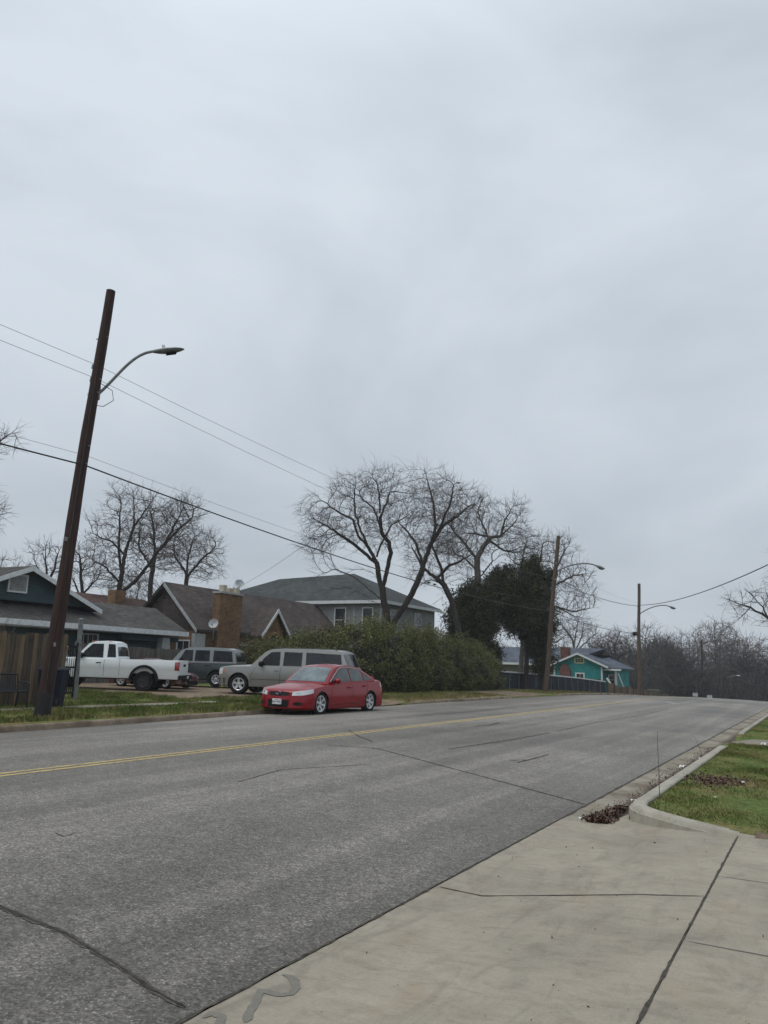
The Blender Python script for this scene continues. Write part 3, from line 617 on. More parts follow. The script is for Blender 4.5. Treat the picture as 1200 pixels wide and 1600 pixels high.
    for i in range(n):
        if rad[i] > r_tip * 3.2 or par[i] < 0: continue
        dr = P[i] - P[par[i]]; dr /= np.linalg.norm(dr) + 1e-9
        for _ in range(tw):
            p = P[i].copy(); og = P[i] - cen; og /= np.linalg.norm(og) + 1e-9; d = dr + g.normal(0, .38, 3) + np.array([0, 0, .12]) + og * .45; d /= np.linalg.norm(d); Lt = twl * (g.uniform(.45, 1.4) if g.uniform() < .85 else g.uniform(1.5, 2.4)); pts = [p]
            for s in range(3):
                p = p + d * Lt / 3; pts.append(p); d = d + g.normal(0, .16, 3); d /= np.linalg.norm(d)
            mc.tube(pts, [r_tip * .75, r_tip * .62, r_tip * .5, r_tip * .25], 3, False)
            if g.uniform() < .8:
                k = 1 + int(g.integers(0, 2)); q = pts[k]; e_ = (pts[k+1] - pts[k]); e_ /= np.linalg.norm(e_) + 1e-9; e_ = e_ + g.normal(0, .5, 3); e_ /= np.linalg.norm(e_)
                mc.tube([q, q + e_ * Lt * .35, q + e_ * Lt * .6 + g.normal(0, .03, 3)], [r_tip * .5, r_tip * .42, r_tip * .2], 3, False)
    return mt, mc, (bx, by, z0)
def shift(mb, o): mb.v = [(x - o[0], y - o[1], z - o[2]) for x, y, z in mb.v]; return mb
def tree(key, label, seed, nattr, step=.3, r_tip=.011, r_max=.3, tw=2, twl=.45, m='bark', group='bare winter trees', zg=None, name='bare_tree', leaves=None):
    base, G, cr_, dep = TREES[key]
    mt, mc, o = grow(base, G, cr_, dep, seed, nattr, step, r_tip, r_max, tw, twl, zg)
    t = tag(empty(name, o), label, 'tree', group)
    shift(mt, o).build('trunk', M[m], t, 60); shift(mc, o).build('crown', M['twig'], t)
    return t
tree('big', 'large spreading bare tree with two forked trunks rising behind the hedge', 3, 3900, .26, .0078, .26, 3, .52)
tree('lean', 'bare tree leaning left, between the big forked tree and the dark evergreens', 5, 1200, .28, .0085, .20, 3, .5)
tree('mid', 'bare tree with knobbly upright limbs above the dark evergreens', 6, 2250, .3, .009, .26, 3, .52, 'barkgrey')
tree('pole', 'pale-trunked bare tree just behind the second utility pole', 8, 2550, .32, .011, .22, 2, .55, 'barkgrey')
tree('left_big', 'tallest bare tree behind the dark teal bungalow roof', 9, 3000, .32, .012, .24, 2, .55)
tree('left_mid', 'bare tree right of the tallest one behind the bungalow, with long upswept branches', 10, 1650, .32, .012, .2, 2, .6)
tree('left_round', 'round-crowned dense bare tree behind the brown roof peak', 12, 2550, .30, .012, .2, 2, .5)
tree('left_far', 'small bare tree seen left of the nearest pole, above the white-trimmed gable', 13, 750, .34, .013, .16, 2, .5)
tree('left_low', 'low bare tree immediately right of the nearest pole, behind the bungalow', 14, 1050, .32, .012, .16, 2, .5)
tree('right', 'bare tree at the right edge reaching one knobbly limb over the street', 15, 3600, .2, .006, .26, 3, .26)
tree('offleft', 'bare tree at the left edge showing only branch tips', 17, 3000, .2, .006, .2, 3, .28)
tree('teal1', 'vase-shaped bare tree directly behind the turquoise house', 18, 1350, .42, .018, .2, 2, .7, 'barkgrey', zg=-1.2)
tree('teal2', 'dense dark bare tree right of the turquoise house, left of the third pole', 19, 1350, .42, .02, .2, 3, .7, zg=-1.6)

# generic bare trees used for the far tree line
def proto(seed, h, wd, nattr, rt=.022):
    g = random.Random(seed); z1 = h * .3
    G = [[(0, .1), (g.uniform(-.3, .3), z1), (g.uniform(-.6, .6), h * .55), (g.uniform(-.8, .8), h * .85)]]
    for k in range(5):
        s = (-1) ** k; G.append([(0, z1 * g.uniform(.8, 1.5)), (s * wd * .28, h * g.uniform(.45, .6)), (s * wd * .42, h * g.uniform(.6, .85))])
    cr_ = [(0, h * .68, wd * .48, h * .32), (-wd * .2, h * .55, wd * .3, h * .25), (wd * .2, h * .58, wd * .3, h * .25), (0, h * .35, wd * .4, h * .15)]
    mt, mc, o = grow((0, 0), G, cr_, wd * .5, seed, nattr, .45, rt, .2, 2, .9, zg=0)
    t = empty('bare_tree', (0, 0, 0)); mt.build('trunk', M['barkgrey'], t, 60); mc.build('crown', M['brushtw'], t)
    return t
M['brushtw'] = mat('far_twigs', (.085, .075, .07), .95, .3, 1)
def copy_tree(o, parent=None):
    c = o.copy(); C.objects.link(c); c.parent = parent
    for ch in list(o.children): copy_tree(ch, c)
    return c
PR = [proto(31, 12, 8, 1100), proto(32, 10, 7, 950), proto(33, 13, 7.5, 1100), proto(34, 9, 8, 950)]
used = [False] * 4
def put(k, x, y, s, rz, label):
    if not used[k]: t = PR[k]; used[k] = True
    else: t = copy_tree(PR[k])
    t.location = (x, y, float(gz(x, y)) - .1); t.rotation_euler = (0, 0, rz); t.scale = (s, s, s)
    tag(t, label, 'tree', 'trees in the far tree line'); return t
FT = [(0, -23.5, 126, 1.0, 'bare tree right behind the third pole, leftmost crown of the far line'),
      (2, -19.0, 131, .9, 'upright bare tree between the third pole and the fourth pole'),
      (1, -22.5, 138, 1.1, 'broad bare tree standing farther back between the third and fourth poles'),
      (3, -16.8, 128, 1.0, 'low bare tree just left of the fourth pole'),
      (0, -12.6, 124, .98, 'tall dark bare tree just right of the fourth pole'),
      (2, -14.8, 140, 1.12, 'tall bare tree standing behind the fourth pole'),
      (1, -9.4, 128, 1.05, 'bare tree over the far street lamp arm'),
      (3, -11.2, 136, 1.15, 'broad bare tree behind the white roadside boards'),
      (0, -6.2, 132, .9, 'bare tree right of the far street lamp head'),
      (2, -3.2, 127, .72, 'short bare tree near the right end of the far line'),
      (1, -1.0, 136, .9, 'bare tree at the far right end of the tree line'),
      (3, 3.5, 128, .9, 'rounded bare tree beyond the right kerb, past the crest'),
      (0, 9.0, 120, .8, 'bare tree farthest right beyond the crest'),
      (2, -30.5, 132, .9, 'bare tree behind the right slope of the turquoise house roof'),
      (1, -37.0, 128, .95, 'bare tree behind the left wing of the turquoise house'),
      (3, -45.0, 120, .9, 'bare tree far behind the dark evergreens')]
for i, (k, x, y, s, lb) in enumerate(FT): put(k, x, y, s, 1.7 * i, lb)
# winter thicket rising behind the mid roofs on the left (twig tips above ridges)
for i, (k, x, y, s, lb) in enumerate([(1, -56, 66, .95, 'pale bare tree showing twig tips between the chimney and the grey roof'),
        (3, -48.5, 66, .98, 'bare tree showing twig tips above the left end of the grey hip roof'),
        (0, -92, 62, 1.15, 'faint bare tree at the far left above the bungalow gable'),
        (2, -65, 60, .85, 'bare tree showing twig tips behind the brown roof beside the chimney dish')]):
    put(k, x, y, s, 2.1 * i + .4, lb)['group'] = 'bare trees behind the roofs'

# far wood that reads as one mass beyond the crest
def wood():
    g = np.random.default_rng(77); n = 80000
    x = g.uniform(-60, 40, n); y = g.uniform(130, 160, n); h = 7.2 + 2.2 * np.sin(x * .21 + 1) + 1.6 * np.sin(x * .53 + y * .1); z = D(y) + g.uniform(0, 1, n) ** .9 * h
    d = g.normal(0, .55, (n, 3)) + np.array([0, 0, 1.]); d /= np.linalg.norm(d, axis=1)[:, None]; ln = g.uniform(.8, 2.6, (n, 1)); wv = np.cross(d, g.normal(0, 1, (n, 3))); wv /= np.linalg.norm(wv, axis=1)[:, None]
    p = np.stack([x, y, z], 1); ww = g.uniform(.02, .06, (n, 1))
    V = np.stack([p - wv * ww, p + wv * ww, p + d * ln + wv * ww * .4, p + d * ln - wv * ww * .4], 1).reshape(-1, 3)
    return tag(np_mesh('far_wood', V, np.arange(n*4).reshape(-1, 4), M['brush']), 'grey-brown mass of winter woodland beyond the crest of the road', 'woodland', kind='stuff')
wood()
def thicket(name, label, x0, x1, y0, y1, h, n, m, wmin=.008, wmax=.02, seed=5, lmin=.5, lmax=1.4, cat='brush'):
    g = np.random.default_rng(seed); x = g.uniform(x0, x1, n); y = g.uniform(y0, y1, n); z = gz(x, y) + g.uniform(0, 1, n) * h * (0.7 + .3 * np.sin(x * 1.3 + y * 1.1))
    d = g.normal(0, .5, (n, 3)) + np.array([0, 0, 1.]); d /= np.linalg.norm(d, axis=1)[:, None]; ln = g.uniform(lmin, lmax, (n, 1)); wv = np.cross(d, g.normal(0, 1, (n, 3))); wv /= np.linalg.norm(wv, axis=1)[:, None]
    p = np.stack([x, y, z], 1); ww = g.uniform(wmin, wmax, (n, 1))
    V = np.stack([p - wv * ww, p + wv * ww, p + d * ln + wv * ww * .3, p + d * ln - wv * ww * .3], 1).reshape(-1, 3)
    return tag(np_mesh(name, V, np.arange(n*4).reshape(-1, 4), m), label, cat, kind='stuff')
thicket('far_brush', 'dark leafless undergrowth below the far trees along the falling wooden fence', -27, -20.5, 92, 132, 3.0, 5000, M['brush'], .02, .05, 6, .8, 2.0)
thicket('far_brush', 'dark leafless undergrowth on both sides of the road past the crest', -14, 12, 118, 134, 3.6, 6000, M['brush'], .02, .05, 8, .8, 2.2)
thicket('dry_weeds', 'tall reddish dry weeds growing above the left board fence', -21.5, -19.6, 6, 14.2, 2.05, 2600, mat('dry_weed_stems', (.13, .09, .07), .9, .4), .004, .008, 9, .3, .8, 'weeds')

# ------------------------------------------------------------------ leafy masses
def leaf_cloud(name, m, fn, n, size, parent=None, seed=3, long=1.5):
    """fn(g,n)->positions and outward normals"""
    g = np.random.default_rng(seed); P, Nn = fn(g, n); n = len(P)
    a = Nn * .7 + g.normal(0, .6, (n, 3)); a /= np.linalg.norm(a, axis=1)[:, None]
    t = np.cross(a, g.normal(0, 1, (n, 3))); t /= np.linalg.norm(t, axis=1)[:, None]; b = np.cross(a, t)
    s = size * g.uniform(.5, 1.4, (n, 1)); t = t * s * long; b = b * s * .55
    V = np.stack([P - t, P + b - t * .1 + a * s * .2, P + t, P - b - t * .1 + a * s * .2], 1).reshape(-1, 3)
    return np_mesh(name, V, np.arange(n*4).reshape(-1, 4), m, parent)
def ellip_cloud(cs, clump=.35, k=40, shell=.75, outer=1.08):
    vol = np.array([c[3] * c[5] for c in cs]); vol = vol / vol.sum()
    def fn(g, n):
        nc = n // k; P = []; Nn = []
        for c, v in zip(cs, vol):
            q = g.normal(0, 1, (max(3, int(nc * v)), 3)); q /= np.linalg.norm(q, axis=1)[:, None]
            r_ = g.uniform(shell, outer, (len(q), 1))
            cc = np.array(c[:3]) + q * r_ * np.array(c[3:6]); kk = g.integers(k // 3, k * 5 // 3, len(q))
            pp = np.repeat(cc, kk, 0); qq = np.repeat(q, kk, 0); off = g.normal(0, 1, (len(pp), 3)) * clump * np.repeat(g.uniform(.5, 1.3, (len(cc), 1)), kk, 0)
            P.append(pp + off); Nn.append(qq)
        return np.concatenate(P), np.concatenate(Nn)
    return fn
def bumpy(name, cs, m, parent, seed=1, sh=.8):
    g = random.Random(seed); mb = MB()
    for c in cs:
        n, k = 14, 9; V = []
        for i in range(k):
            th = math.pi * (i + .5) / k
            for j in range(n):
                ph = 2 * math.pi * j / n; r_ = sh * g.uniform(.82, 1.08)
                V.append((c[0] + c[3]*r_*math.sin(th)*math.cos(ph), c[1] + c[4]*r_*math.sin(th)*math.sin(ph), c[2] + c[5]*r_*math.cos(th)))
        mb.add(V, [(i*n+j, (i+1)*n+j, (i+1)*n+(j+1) % n, i*n+(j+1) % n) for i in range(k-1) for j in range(n)] + [tuple(range(n)), tuple(range((k-1)*n, k*n))[::-1]])
    return mb.build(name, m, parent)
# clipped street-side hedge
hed = []
for y, z, wd in ((33.2, 3.35, 1.15), (34.6, 3.55, 1.3), (36.4, 3.25, 1.25), (37.6, 3.45, 1.4), (39.4, 3.35, 1.35), (41, 2.85, 1.15), (42.6, 3.15, 1.4), (44.2, 3.1, 1.3), (46, 2.75, 1.35), (47.4, 2.55, 1.1), (48.7, 1.9, 1.0), (49.8, 1.7, .8)):
    hed.append((-19.9, y, z * .5 + .12, wd + .15, 1.35, z * .5)); hed.append((-19.8, y + .7, z * .36 + .1, wd + .2, 1.2, z * .36))
hed0 = list(hed)
for _ in range(60):
    q = rnd.choice(hed0[::2]); th = rnd.uniform(-1.2, 1.2); s_ = rnd.uniform(.22, .45); hed.append((q[0] + q[3]*math.cos(th)*.75, q[1] + rnd.uniform(-1, 1), q[2] + q[5]*rnd.uniform(.55, .98), s_, s_, s_*1.3))
t = tag(empty('hedge', (-19.7, 41, .15)), 'tall olive-green hedge along the street behind the red car', 'hedge')
def rel(mb_obj, t):
    me = mb_obj.data; n = len(me.vertices); a = np.empty(n*3, np.float32); me.vertices.foreach_get('co', a); a = a.reshape(-1, 3) - np.array(t.location, np.float32); me.vertices.foreach_set('co', a.ravel()); me.update(); return mb_obj
rel(leaf_cloud('foliage', M['hedge'], ellip_cloud(hed, .17, 60, .88, 1.12), 130000, .034, t, 4), t)
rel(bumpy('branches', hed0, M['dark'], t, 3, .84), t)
# looser shrubs behind the parked vehicles
sh = [(-26.6, 33.3, 1.2, 1.0, 1., 1.35), (-25.2, 33.2, 1.25, 1.1, 1.1, 1.35), (-23.6, 33.3, 1.45, 1.2, 1.1, 1.5), (-22.2, 33.2, 1.5, 1.2, 1.1, 1.55), (-20.9, 33.0, 1.65, 1.2, 1.1, 1.6), (-27.8, 34.2, 1.05, .9, .9, 1.2)]
for i, (c, lb) in enumerate(zip(sh, ['shrub with reddish tips left of the grey van-like wagon roof, second from the chimney', 'shrub with yellow-green leaves rising behind the hood of the pewter wagon', 'bushy green shrub behind the front doors of the pewter wagon', 'tallest loose shrub behind the rear windows of the pewter wagon', 'shrub joining the clipped hedge behind the back end of the pewter wagon', 'dark shrub at the foot of the tan brick chimney'])):
    t = tag(empty('shrub', (c[0], c[1], .3)), lb, 'shrub', 'shrubs behind the parked wagon')
    rel(leaf_cloud('foliage', M['shrub' if i in (0, 3, 5) else 'hedge'], ellip_cloud([c, (c[0]+.3, c[1], c[2]*1.15, c[3]*.7, c[4]*.8, c[5]*1.)], .24, 22, .72), 22000, .034, t, 20 + i), t)
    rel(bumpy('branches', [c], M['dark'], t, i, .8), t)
t = tag(empty('shrub', (-24.5, 48, .2)), 'small dark evergreen shrub peeking over the hedge beside the leaning tree', 'shrub')
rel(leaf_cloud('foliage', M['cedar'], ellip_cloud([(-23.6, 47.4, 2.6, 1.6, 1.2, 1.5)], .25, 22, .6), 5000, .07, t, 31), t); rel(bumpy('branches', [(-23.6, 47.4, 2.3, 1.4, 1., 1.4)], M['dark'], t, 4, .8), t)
# dark evergreens
def ever(base, h, cs, lb, seed, n, trunk_r=.16, fork=None, z_bot=None):
    z0 = float(gz(*base)); t = tag(empty('evergreen_tree', (base[0], base[1], z0)), lb, 'evergreen tree', 'dark evergreen trees')
    gg = random.Random(seed * 3); ex_ = []
    for _ in range(34):
        c = gg.choice(cs); th = gg.uniform(0, 6.28); ph = gg.uniform(-.5, 1.4); s_ = gg.uniform(.28, .6)
        ex_.append((c[0] + c[3]*1.0*math.cos(th)*math.cos(ph), c[1] + c[4]*math.sin(th)*math.cos(ph), c[2] + c[5]*1.02*math.sin(ph), s_, s_, s_*1.5))
    cs0 = cs; cs = [(q[0], q[1], q[2], q[3]*.9, q[4]*.9, q[5]*.9) for q in cs] + ex_
    rel(leaf_cloud('foliage', M['cedar'], ellip_cloud(cs, .22, 40, .3, 1.15), int(n*1.9), .055, t, seed, 2.3), t)
    cs = cs0
    mb = MB().tube([(base[0], base[1], z0 - .1), (base[0]+.1, base[1], z0 + h*.35), (base[0]-.1, base[1]+.1, z0 + h*.8)], [trunk_r*1.2, trunk_r, .05], 8)
    for c in cs:
        mb.tube([(base[0], base[1], max(z0+.8, c[2] - 1.6)), (base[0]*.5+c[0]*.5, base[1]*.5+c[1]*.5, c[2] - .7), (c[0], c[1], c[2])], [trunk_r*.45, trunk_r*.3, .03], 5)
    rel(mb.build('trunk', M['bark'], t, 50), t)
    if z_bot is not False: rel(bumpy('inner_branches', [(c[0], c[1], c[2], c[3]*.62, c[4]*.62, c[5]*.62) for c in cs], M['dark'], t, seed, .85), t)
ever((-21.6, 52.6), 6, [(-22.6, 52.4, 4.6, 1.6, 1.5, 1.9), (-23.2, 52.6, 3.1, 1.1, 1.2, 1.6), (-21.3, 52.3, 5.4, 1.5, 1.4, 1.8), (-21.7, 52.2, 3.2, 1.6, 1.3, 1.8), (-20.6, 52.2, 2.2, .9, 1., 1.8), (-22.3, 52.6, 6.2, 1.0, 1., 1.2)], 'left dark evergreen with foliage down to the hedge', 41, 30000)
ever((-19.6, 57.2), 9, [(-20.6, 57, 7.6, 1.6, 1.6, 1.8), (-19.2, 57, 8.3, 1.4, 1.5, 1.5), (-18.3, 57, 7.6, 1.3, 1.4, 1.5), (-18.7, 57, 6.0, 1.8, 1.5, 1.5), (-20.9, 57, 5.7, 1.6, 1.5, 1.6), (-19.8, 57, 4.9, 1.3, 1.3, 1.1), (-21.9, 57, 7.5, 1.3, 1.4, 1.6), (-22.6, 57, 6.2, 1.3, 1.4, 1.6), (-18.3, 57, 4.9, 1.0, 1.2, 1.0)], 'tallest dark evergreen, just left of the second pole', 42, 36000, .17)
ever((-18.6, 57.9), 4.6, [(-18.6, 57.9, 3.6, .75, .8, 1.1), (-18.55, 57.9, 2.3, .55, .6, 1.3), (-18.5, 57.9, 4.6, .8, .8, .8)], 'ivy-clad dark trunk between the pale trunk and the second pole', 43, 9000, .22)

# ------------------------------------------------------------------ grass, dead leaves
def blades(name, regions, n, h0, h1, w0, m, label, seed=1, lift=0.):
    g = np.random.default_rng(seed); P = []
    ar = np.array([(r_[1]-r_[0]) * (r_[3]-r_[2]) * r_[4] for r_ in regions]); ar = ar / ar.sum()
    for r_, a in zip(regions, ar):
        k = int(n * a); P.append(np.stack([g.uniform(r_[0], r_[1], k), g.uniform(r_[2], r_[3], k)], 1))
    P = np.concatenate(P); x, y = P[:, 0], P[:, 1]
    cl = np.sin(x*2.1+y*.9)*np.sin(y*1.7-x*.6) + np.sin(x*5.3)*np.sin(y*4.1) * .5 + g.normal(0, .45, len(x))
    keep = cl > -.75
    bare = ((x+1.45)/.55)**2 + ((y-12.3)/.75)**2; keep &= (bare > 1) | (g.uniform(0, 1, len(x)) < .12)
    keep &= (np.sin(x*3.7+1.2)*np.sin(y*2.3+x) + np.sin(x*9+y*5)*.4 < .75) | (g.uniform(0, 1, len(x)) < .35)
    bare = ((x+.6)/1.0)**2 + ((y-11.2)/.75)**2; keep &= (bare > 1) | (g.uniform(0, 1, len(x)) < .3)
    x, y, cl = x[keep], y[keep], cl[keep]; k = len(x); z = gz(x, y) + lift
    h = g.uniform(h0, h1, k) * np.clip(.75 + .35 * cl, .5, 1.5); an = g.uniform(0, 2*np.pi, k); lx, ly = np.cos(an), np.sin(an); bend = g.uniform(.1, .8, k) * h
    wv = np.stack([-ly, lx, np.zeros(k)], 1) * w0 * g.uniform(.6, 1.3, (k, 1)); p = np.stack([x, y, z - .01], 1)
    mid = p + np.stack([lx*bend*.35, ly*bend*.35, h*.6], 1); tip = p + np.stack([lx*bend, ly*bend, h], 1)
    V = np.stack([p-wv, p+wv, mid+wv*.7, tip, mid-wv*.7], 1).reshape(-1, 3)
    return tag(np_mesh(name, V, np.arange(k*5).reshape(-1, 5), m), label, 'grass', kind='stuff')
blades('grass', [(-1.86, -.2, 8.9, 19.4, 3.2), (-.2, 5, 8.95, 19.4, 1), (-1.86, .5, 21.6, 34, 1.6)], 190000, .016, .048, .0021, M['blades'], 'patchy green grass beside the right kerb', 1)
blades('grass', [(-17.35, -15.0, 3, 24.4, 2.), (-24, -17.9, 6, 20.4, 1.), (-19.3, -15.3, 20.4, 24.6, 1.6), (-26, -20, 18, 21, 1)], 130000, .05, .13, .007, M['blades'], 'green and straw-coloured grass on the left verge and front yard', 2)
M['blades2'] = m_blades('straw_blades', ((.10, .11, .03), (.17, .15, .055), (.28, .22, .10), (.36, .29, .15)))
blades('grass', [(-15.5, -15.02, 8, 24.4, 3.), (-17.5, -15.1, 29.2, 41, 3), (-19, -15.1, 49.2, 80, 1.2)], 36000, .05, .14, .010, M['blades2'], 'straw-coloured grass along the edge of the left kerb', 3)
blades('grass', [(-18.6, -16, 29, 42, 1.), (-19.5, -16, 49, 78, .8)], 16000, .06, .14, .014, M['blades'], 'short green grass under the hedge and the navy fence', 4)
blades('grass', [(-1.8, -.1, 9.2, 18, 1.), (-.9, 4, 9.9, 13.5, 1.5), (-.62, 4, 8.58, 8.9, 9.)], 26000, .012, .04, .0026, M['blades2'], 'dead straw mixed into the grass beside the right kerb', 9)
def leaf_pile():
    def fn(g, n):
        u = g.uniform(0, 1, n) ** 1.5; v = g.normal(0, .33, n); y = 8.75 + u * 1.2; x = -2.17 - .02 + v * (.24 * (1 - u * .6)) * .9 - .03
        x = np.clip(x, -2.55, -2.045); z = .0 + np.abs(g.normal(0, 1, n)) * .028 * (1 - u * .8) + .006
        return np.stack([x, y, z], 1), np.tile([0, 0, 1.], (n, 1))
    o = leaf_cloud('leaf_pile', M['deadleaf'], fn, 2300, .022, None, 51, 1.2)
    tag(o, 'heap of dark brown dead leaves in the gutter at the kerb end', 'leaves', kind='stuff')
    def fn2(g, n):
        y = 9.5 + g.uniform(0, 1, n) ** 1.3 * 10; x = -2.12 - np.abs(g.normal(0, .12, n)); return np.stack([x, y, np.full(n, -.006) + g.uniform(0, .008, n)], 1), np.tile([0, 0, 1.], (n, 1))
    tag(leaf_cloud('leaf_litter', M['deadleaf'], fn2, 1500, .012, None, 52, 1.2), 'thin scatter of leaf litter along the right gutter', 'leaves', kind='stuff')
    def fn3(g, n):
        y = 12.3 + g.normal(0, .35, n); x = -1.45 + g.normal(0, .25, n); return np.stack([x, y, gz(x, y) + g.uniform(.0, .03, n)], 1), np.tile([0, 0, 1.], (n, 1))
    tag(leaf_cloud('leaf_litter', M['deadleaf'], fn3, 900, .02, None, 53, 1.2), 'dark patch of dead leaves in the grass beside the right kerb', 'leaves', kind='stuff')
    def fn4(g, n):
        x = g.uniform(-2.58, 5, n); y = g.uniform(2.5, 8.6, n); return np.stack([x, y, azv(x, y) + .003 + g.uniform(0, .003, n)], 1), np.tile([0, 0, 1.], (n, 1))
    tag(leaf_cloud('road_grit', M['deadleaf'], fn4, 130, .008, None, 54, 1.2), 'tiny dark crumbs of debris on the concrete', 'grit', kind='stuff')
leaf_pile()
for i, (x, y, s, lb) in enumerate([(-2.16, 16.38, .11, 'white paper scrap in the right gutter, farthest of the gutter scraps'), (-2.22, 14.68, .13, 'flat white paper scrap in the right gutter below the thin leaning stalk'), (-2.27, 13.3, .06, 'small pale crumpled scrap in the gutter between the larger paper scraps and the leaves'),
        (-2.17, 10.43, .09, 'white scrap lying on the leaf trail behind the leaf heap'), (-2.42, 8.85, .05, 'small white scrap at the road-side end of the leaf heap'), (-1.2, 18.9, .16, 'long white paper scrap on the grass near the far drive'), (-1.22, 10.4, .055, 'round white scrap on the green grass near the sidewalk'), (-1.05, 12.1, .07, 'pale scrap beside the dead leaf patch in the grass')]):
    z = float(gz(x, y)) + .04 if x > -2 else .012
    mb = MB(); V = []; n = 5
    for a in range(n):
        for b in range(n): V.append(((a/4-.5)*s*.75, (b/4-.5)*s*.5, rnd.uniform(0, .35)*s))
    mb.add(V, [(a*n+b, (a+1)*n+b, (a+1)*n+b+1, a*n+b+1) for a in range(n-1) for b in range(n-1)])
    o = mb.build('paper_scrap', M['paper']); o.location = (x, y, z); o.rotation_euler = (0, 0, rnd.uniform(0, 3)); o.modifiers.new('thick', 'SOLIDIFY').thickness = .002
    tag(o, lb, 'litter', 'scraps of litter at the right kerb')
o = MB().tube([(0, 0, 0), (.004, 0, .3), (.0, .004, .62), (.006, 0, .80)], [.005, .004, .003, .0015], 6).build('dry_stalk', M['drystem']); o.location = (-1.79, 10.03, .12); tag(o, 'tall thin dry stalk standing upright in the grass at the kerb', 'weed', 'dry stalks at the right kerb')
o = MB().tube([(0, 0, 0), (-.06, 0, .2), (-.15, .0, .42)], [.005, .004, .0015], 6).build('dry_stalk', M['drystem']); o.location = (-2.12, 16.6, .0); tag(o, 'short thin dry stalk leaning left in the gutter', 'weed', 'dry stalks at the right kerb')

# ------------------------------------------------------------------ poles, lamps, wires
def wpole(base, top, r0, r1, m, foot=0):
    bx, by = base; z0 = float(gz(bx, by)); t = empty('utility_pole', (bx, by, z0))
    T = (top[0]-bx, top[1]-by, top[2]-z0); n = 14
    pts = [(T[0]*i/n + .03*math.sin(i*.6)*min(1, i/3), T[1]*i/n, -.1 + (T[2]+.1)*i/n) for i in range(n+1)]
    rs = [(r0 + (r1-r0)*i/n) * rnd.uniform(.97, 1.03) for i in range(n+1)]
    MB().tube(pts, rs, 14).build('pole_shaft', m, t, 60)
    if foot: MB().tube([pts[0], (T[0]*foot/T[2], T[1]*foot/T[2], foot)], [r0*1.05, r0*1.04], 14).build('tarred_foot', M['polebase'], t, 60)
    return t, T, z0
def lamp(parent, p0, p1, p2, p3, r=.03, led=True):
    """street-lamp arm from bracket p0 through p1, p2 to the head at p3 (all relative to the pole foot)"""
    A = [Vector(p) for p in (p0, p1, p2, p3)]; pts = []
    for i in range(17):
        u = i/16; pts.append(A[0]*(1-u)**3 + A[1]*3*u*(1-u)**2 + A[2]*3*u*u*(1-u) + A[3]*u**3)
    a = MB().tube(pts, r, 10).build('lamp_arm', M['galvold'], parent, 50)
    d = (pts[-1]-pts[-2]).normalized(); s = Vector((0, 0, 1)).cross(d).normalized(); u = d.cross(s)
    mb = MB(); c = A[3]
    prof = [(-.05, .05, .045, .045), (.1, .11, .055, .07), (.3, .16, .06, .085), (.5, .16, .055, .07), (.66, .11, .03, .035), (.74, .03, .012, .01)] if led else [(-.08, .05, .05, .05), (.08, .09, .06, .08), (.28, .17, .09, .15), (.46, .17, .08, .17), (.6, .11, .05, .09), (.66, .03, .02, .02)]
    V = []; n = 12
    for x, wd, up, dn in prof:
        for k in range(n):
            t_ = 2*math.pi*k/n; yy = math.cos(t_)*wd; zz = math.sin(t_); zz = zz*up if zz > 0 else zz*dn
            V.append(c + d*x + s*yy + u*zz)
    mb.add(V, [(i*n+k, i*n+(k+1) % n, (i+1)*n+(k+1) % n, (i+1)*n+k) for i in range(len(prof)-1) for k in range(n)] + [tuple(range(n))[::-1], tuple(range((len(prof)-1)*n, len(prof)*n))])
    hd = mb.build('lamp_head', M['galvold'], parent, 50)
    MB().tube([c + d*.22 + u*.05, c + d*.22 + u*.15], [.045, .04], 10).build('photocell', M['platem'], hd, 50)
    g_ = MB(); V = [c + d*x + s*y - u*z for x, y, z in ((.25, -.11, .10 if led else .16), (.25, .11, .10 if led else .16), (.52, .10, .09 if led else .15), (.52, -.10, .09 if led else .15))]
    g_.add(V, [(0, 1, 2, 3)]).build('lamp_lens', M['black' if led else 'galv'], hd)
    MB().bar(A[0] - Vector((0, 0, .16)), A[0] + Vector((0, 0, .16)), .14, .05, d).build('arm_bracket', M['galvold'], parent)
def insul(parent, p, r=.05):
    MB().lathe([(.012, -.06), (r*.9, -.05), (r, -.02), (r*.6, 0), (r*.9, .02), (r*.7, .06), (.01, .07)], 12, 'z', p).build('insulator', M['galv'], parent, 40)
P1, T1, z1 = wpole((-15.68, 12.07), (-15.39, 12.45, 10.85), .175, .118, M['polewood'], .55)
tag(P1, 'nearest leaning dark brown utility pole at the left, with a street lamp arm', 'utility pole', 'utility poles along the left kerb')
def rl(b, z0, p): return (p[0]-b[0], p[1]-b[1], p[2]-z0)
b1 = (-15.68, 12.07)
lamp(P1, rl(b1, z1, (-15.40, 12.46, 8.08)), rl(b1, z1, (-15.15, 12.8, 8.62)), rl(b1, z1, (-14.98, 13.02, 9.34)), rl(b1, z1, (-14.63, 13.46, 9.45)), .036)
for z_ in (8.75, 8.42, 6.42, 6.18): insul(P1, rl(b1, z1, (-15.62 + .03*(z_-6), 12.30, z_)), .045)
MB().tube([rl(b1, z1, p) for p in ((-15.3, 12.4, 8.3), (-15.1, 12.6, 8.15), (-15.08, 12.65, 7.9), (-15.25, 12.5, 7.72), (-15.45, 12.4, 7.75))], .009, 6).build('drip_loop', M['wire'], P1)
MB().tube([rl(b1, z1, (-15.58, 12.18, 6.5)), rl(b1, z1, (-15.48, 12.30, 8.2))], .012, 6).build('conduit', M['galvold'], P1)
for z_, x_ in ((1.5, 0), (1.62, .03), (4.1, .0)): MB().box((x_+.16, -.05, z_), (x_+.185, .05, z_+.09)).build('pole_tag', M['galv'], P1)
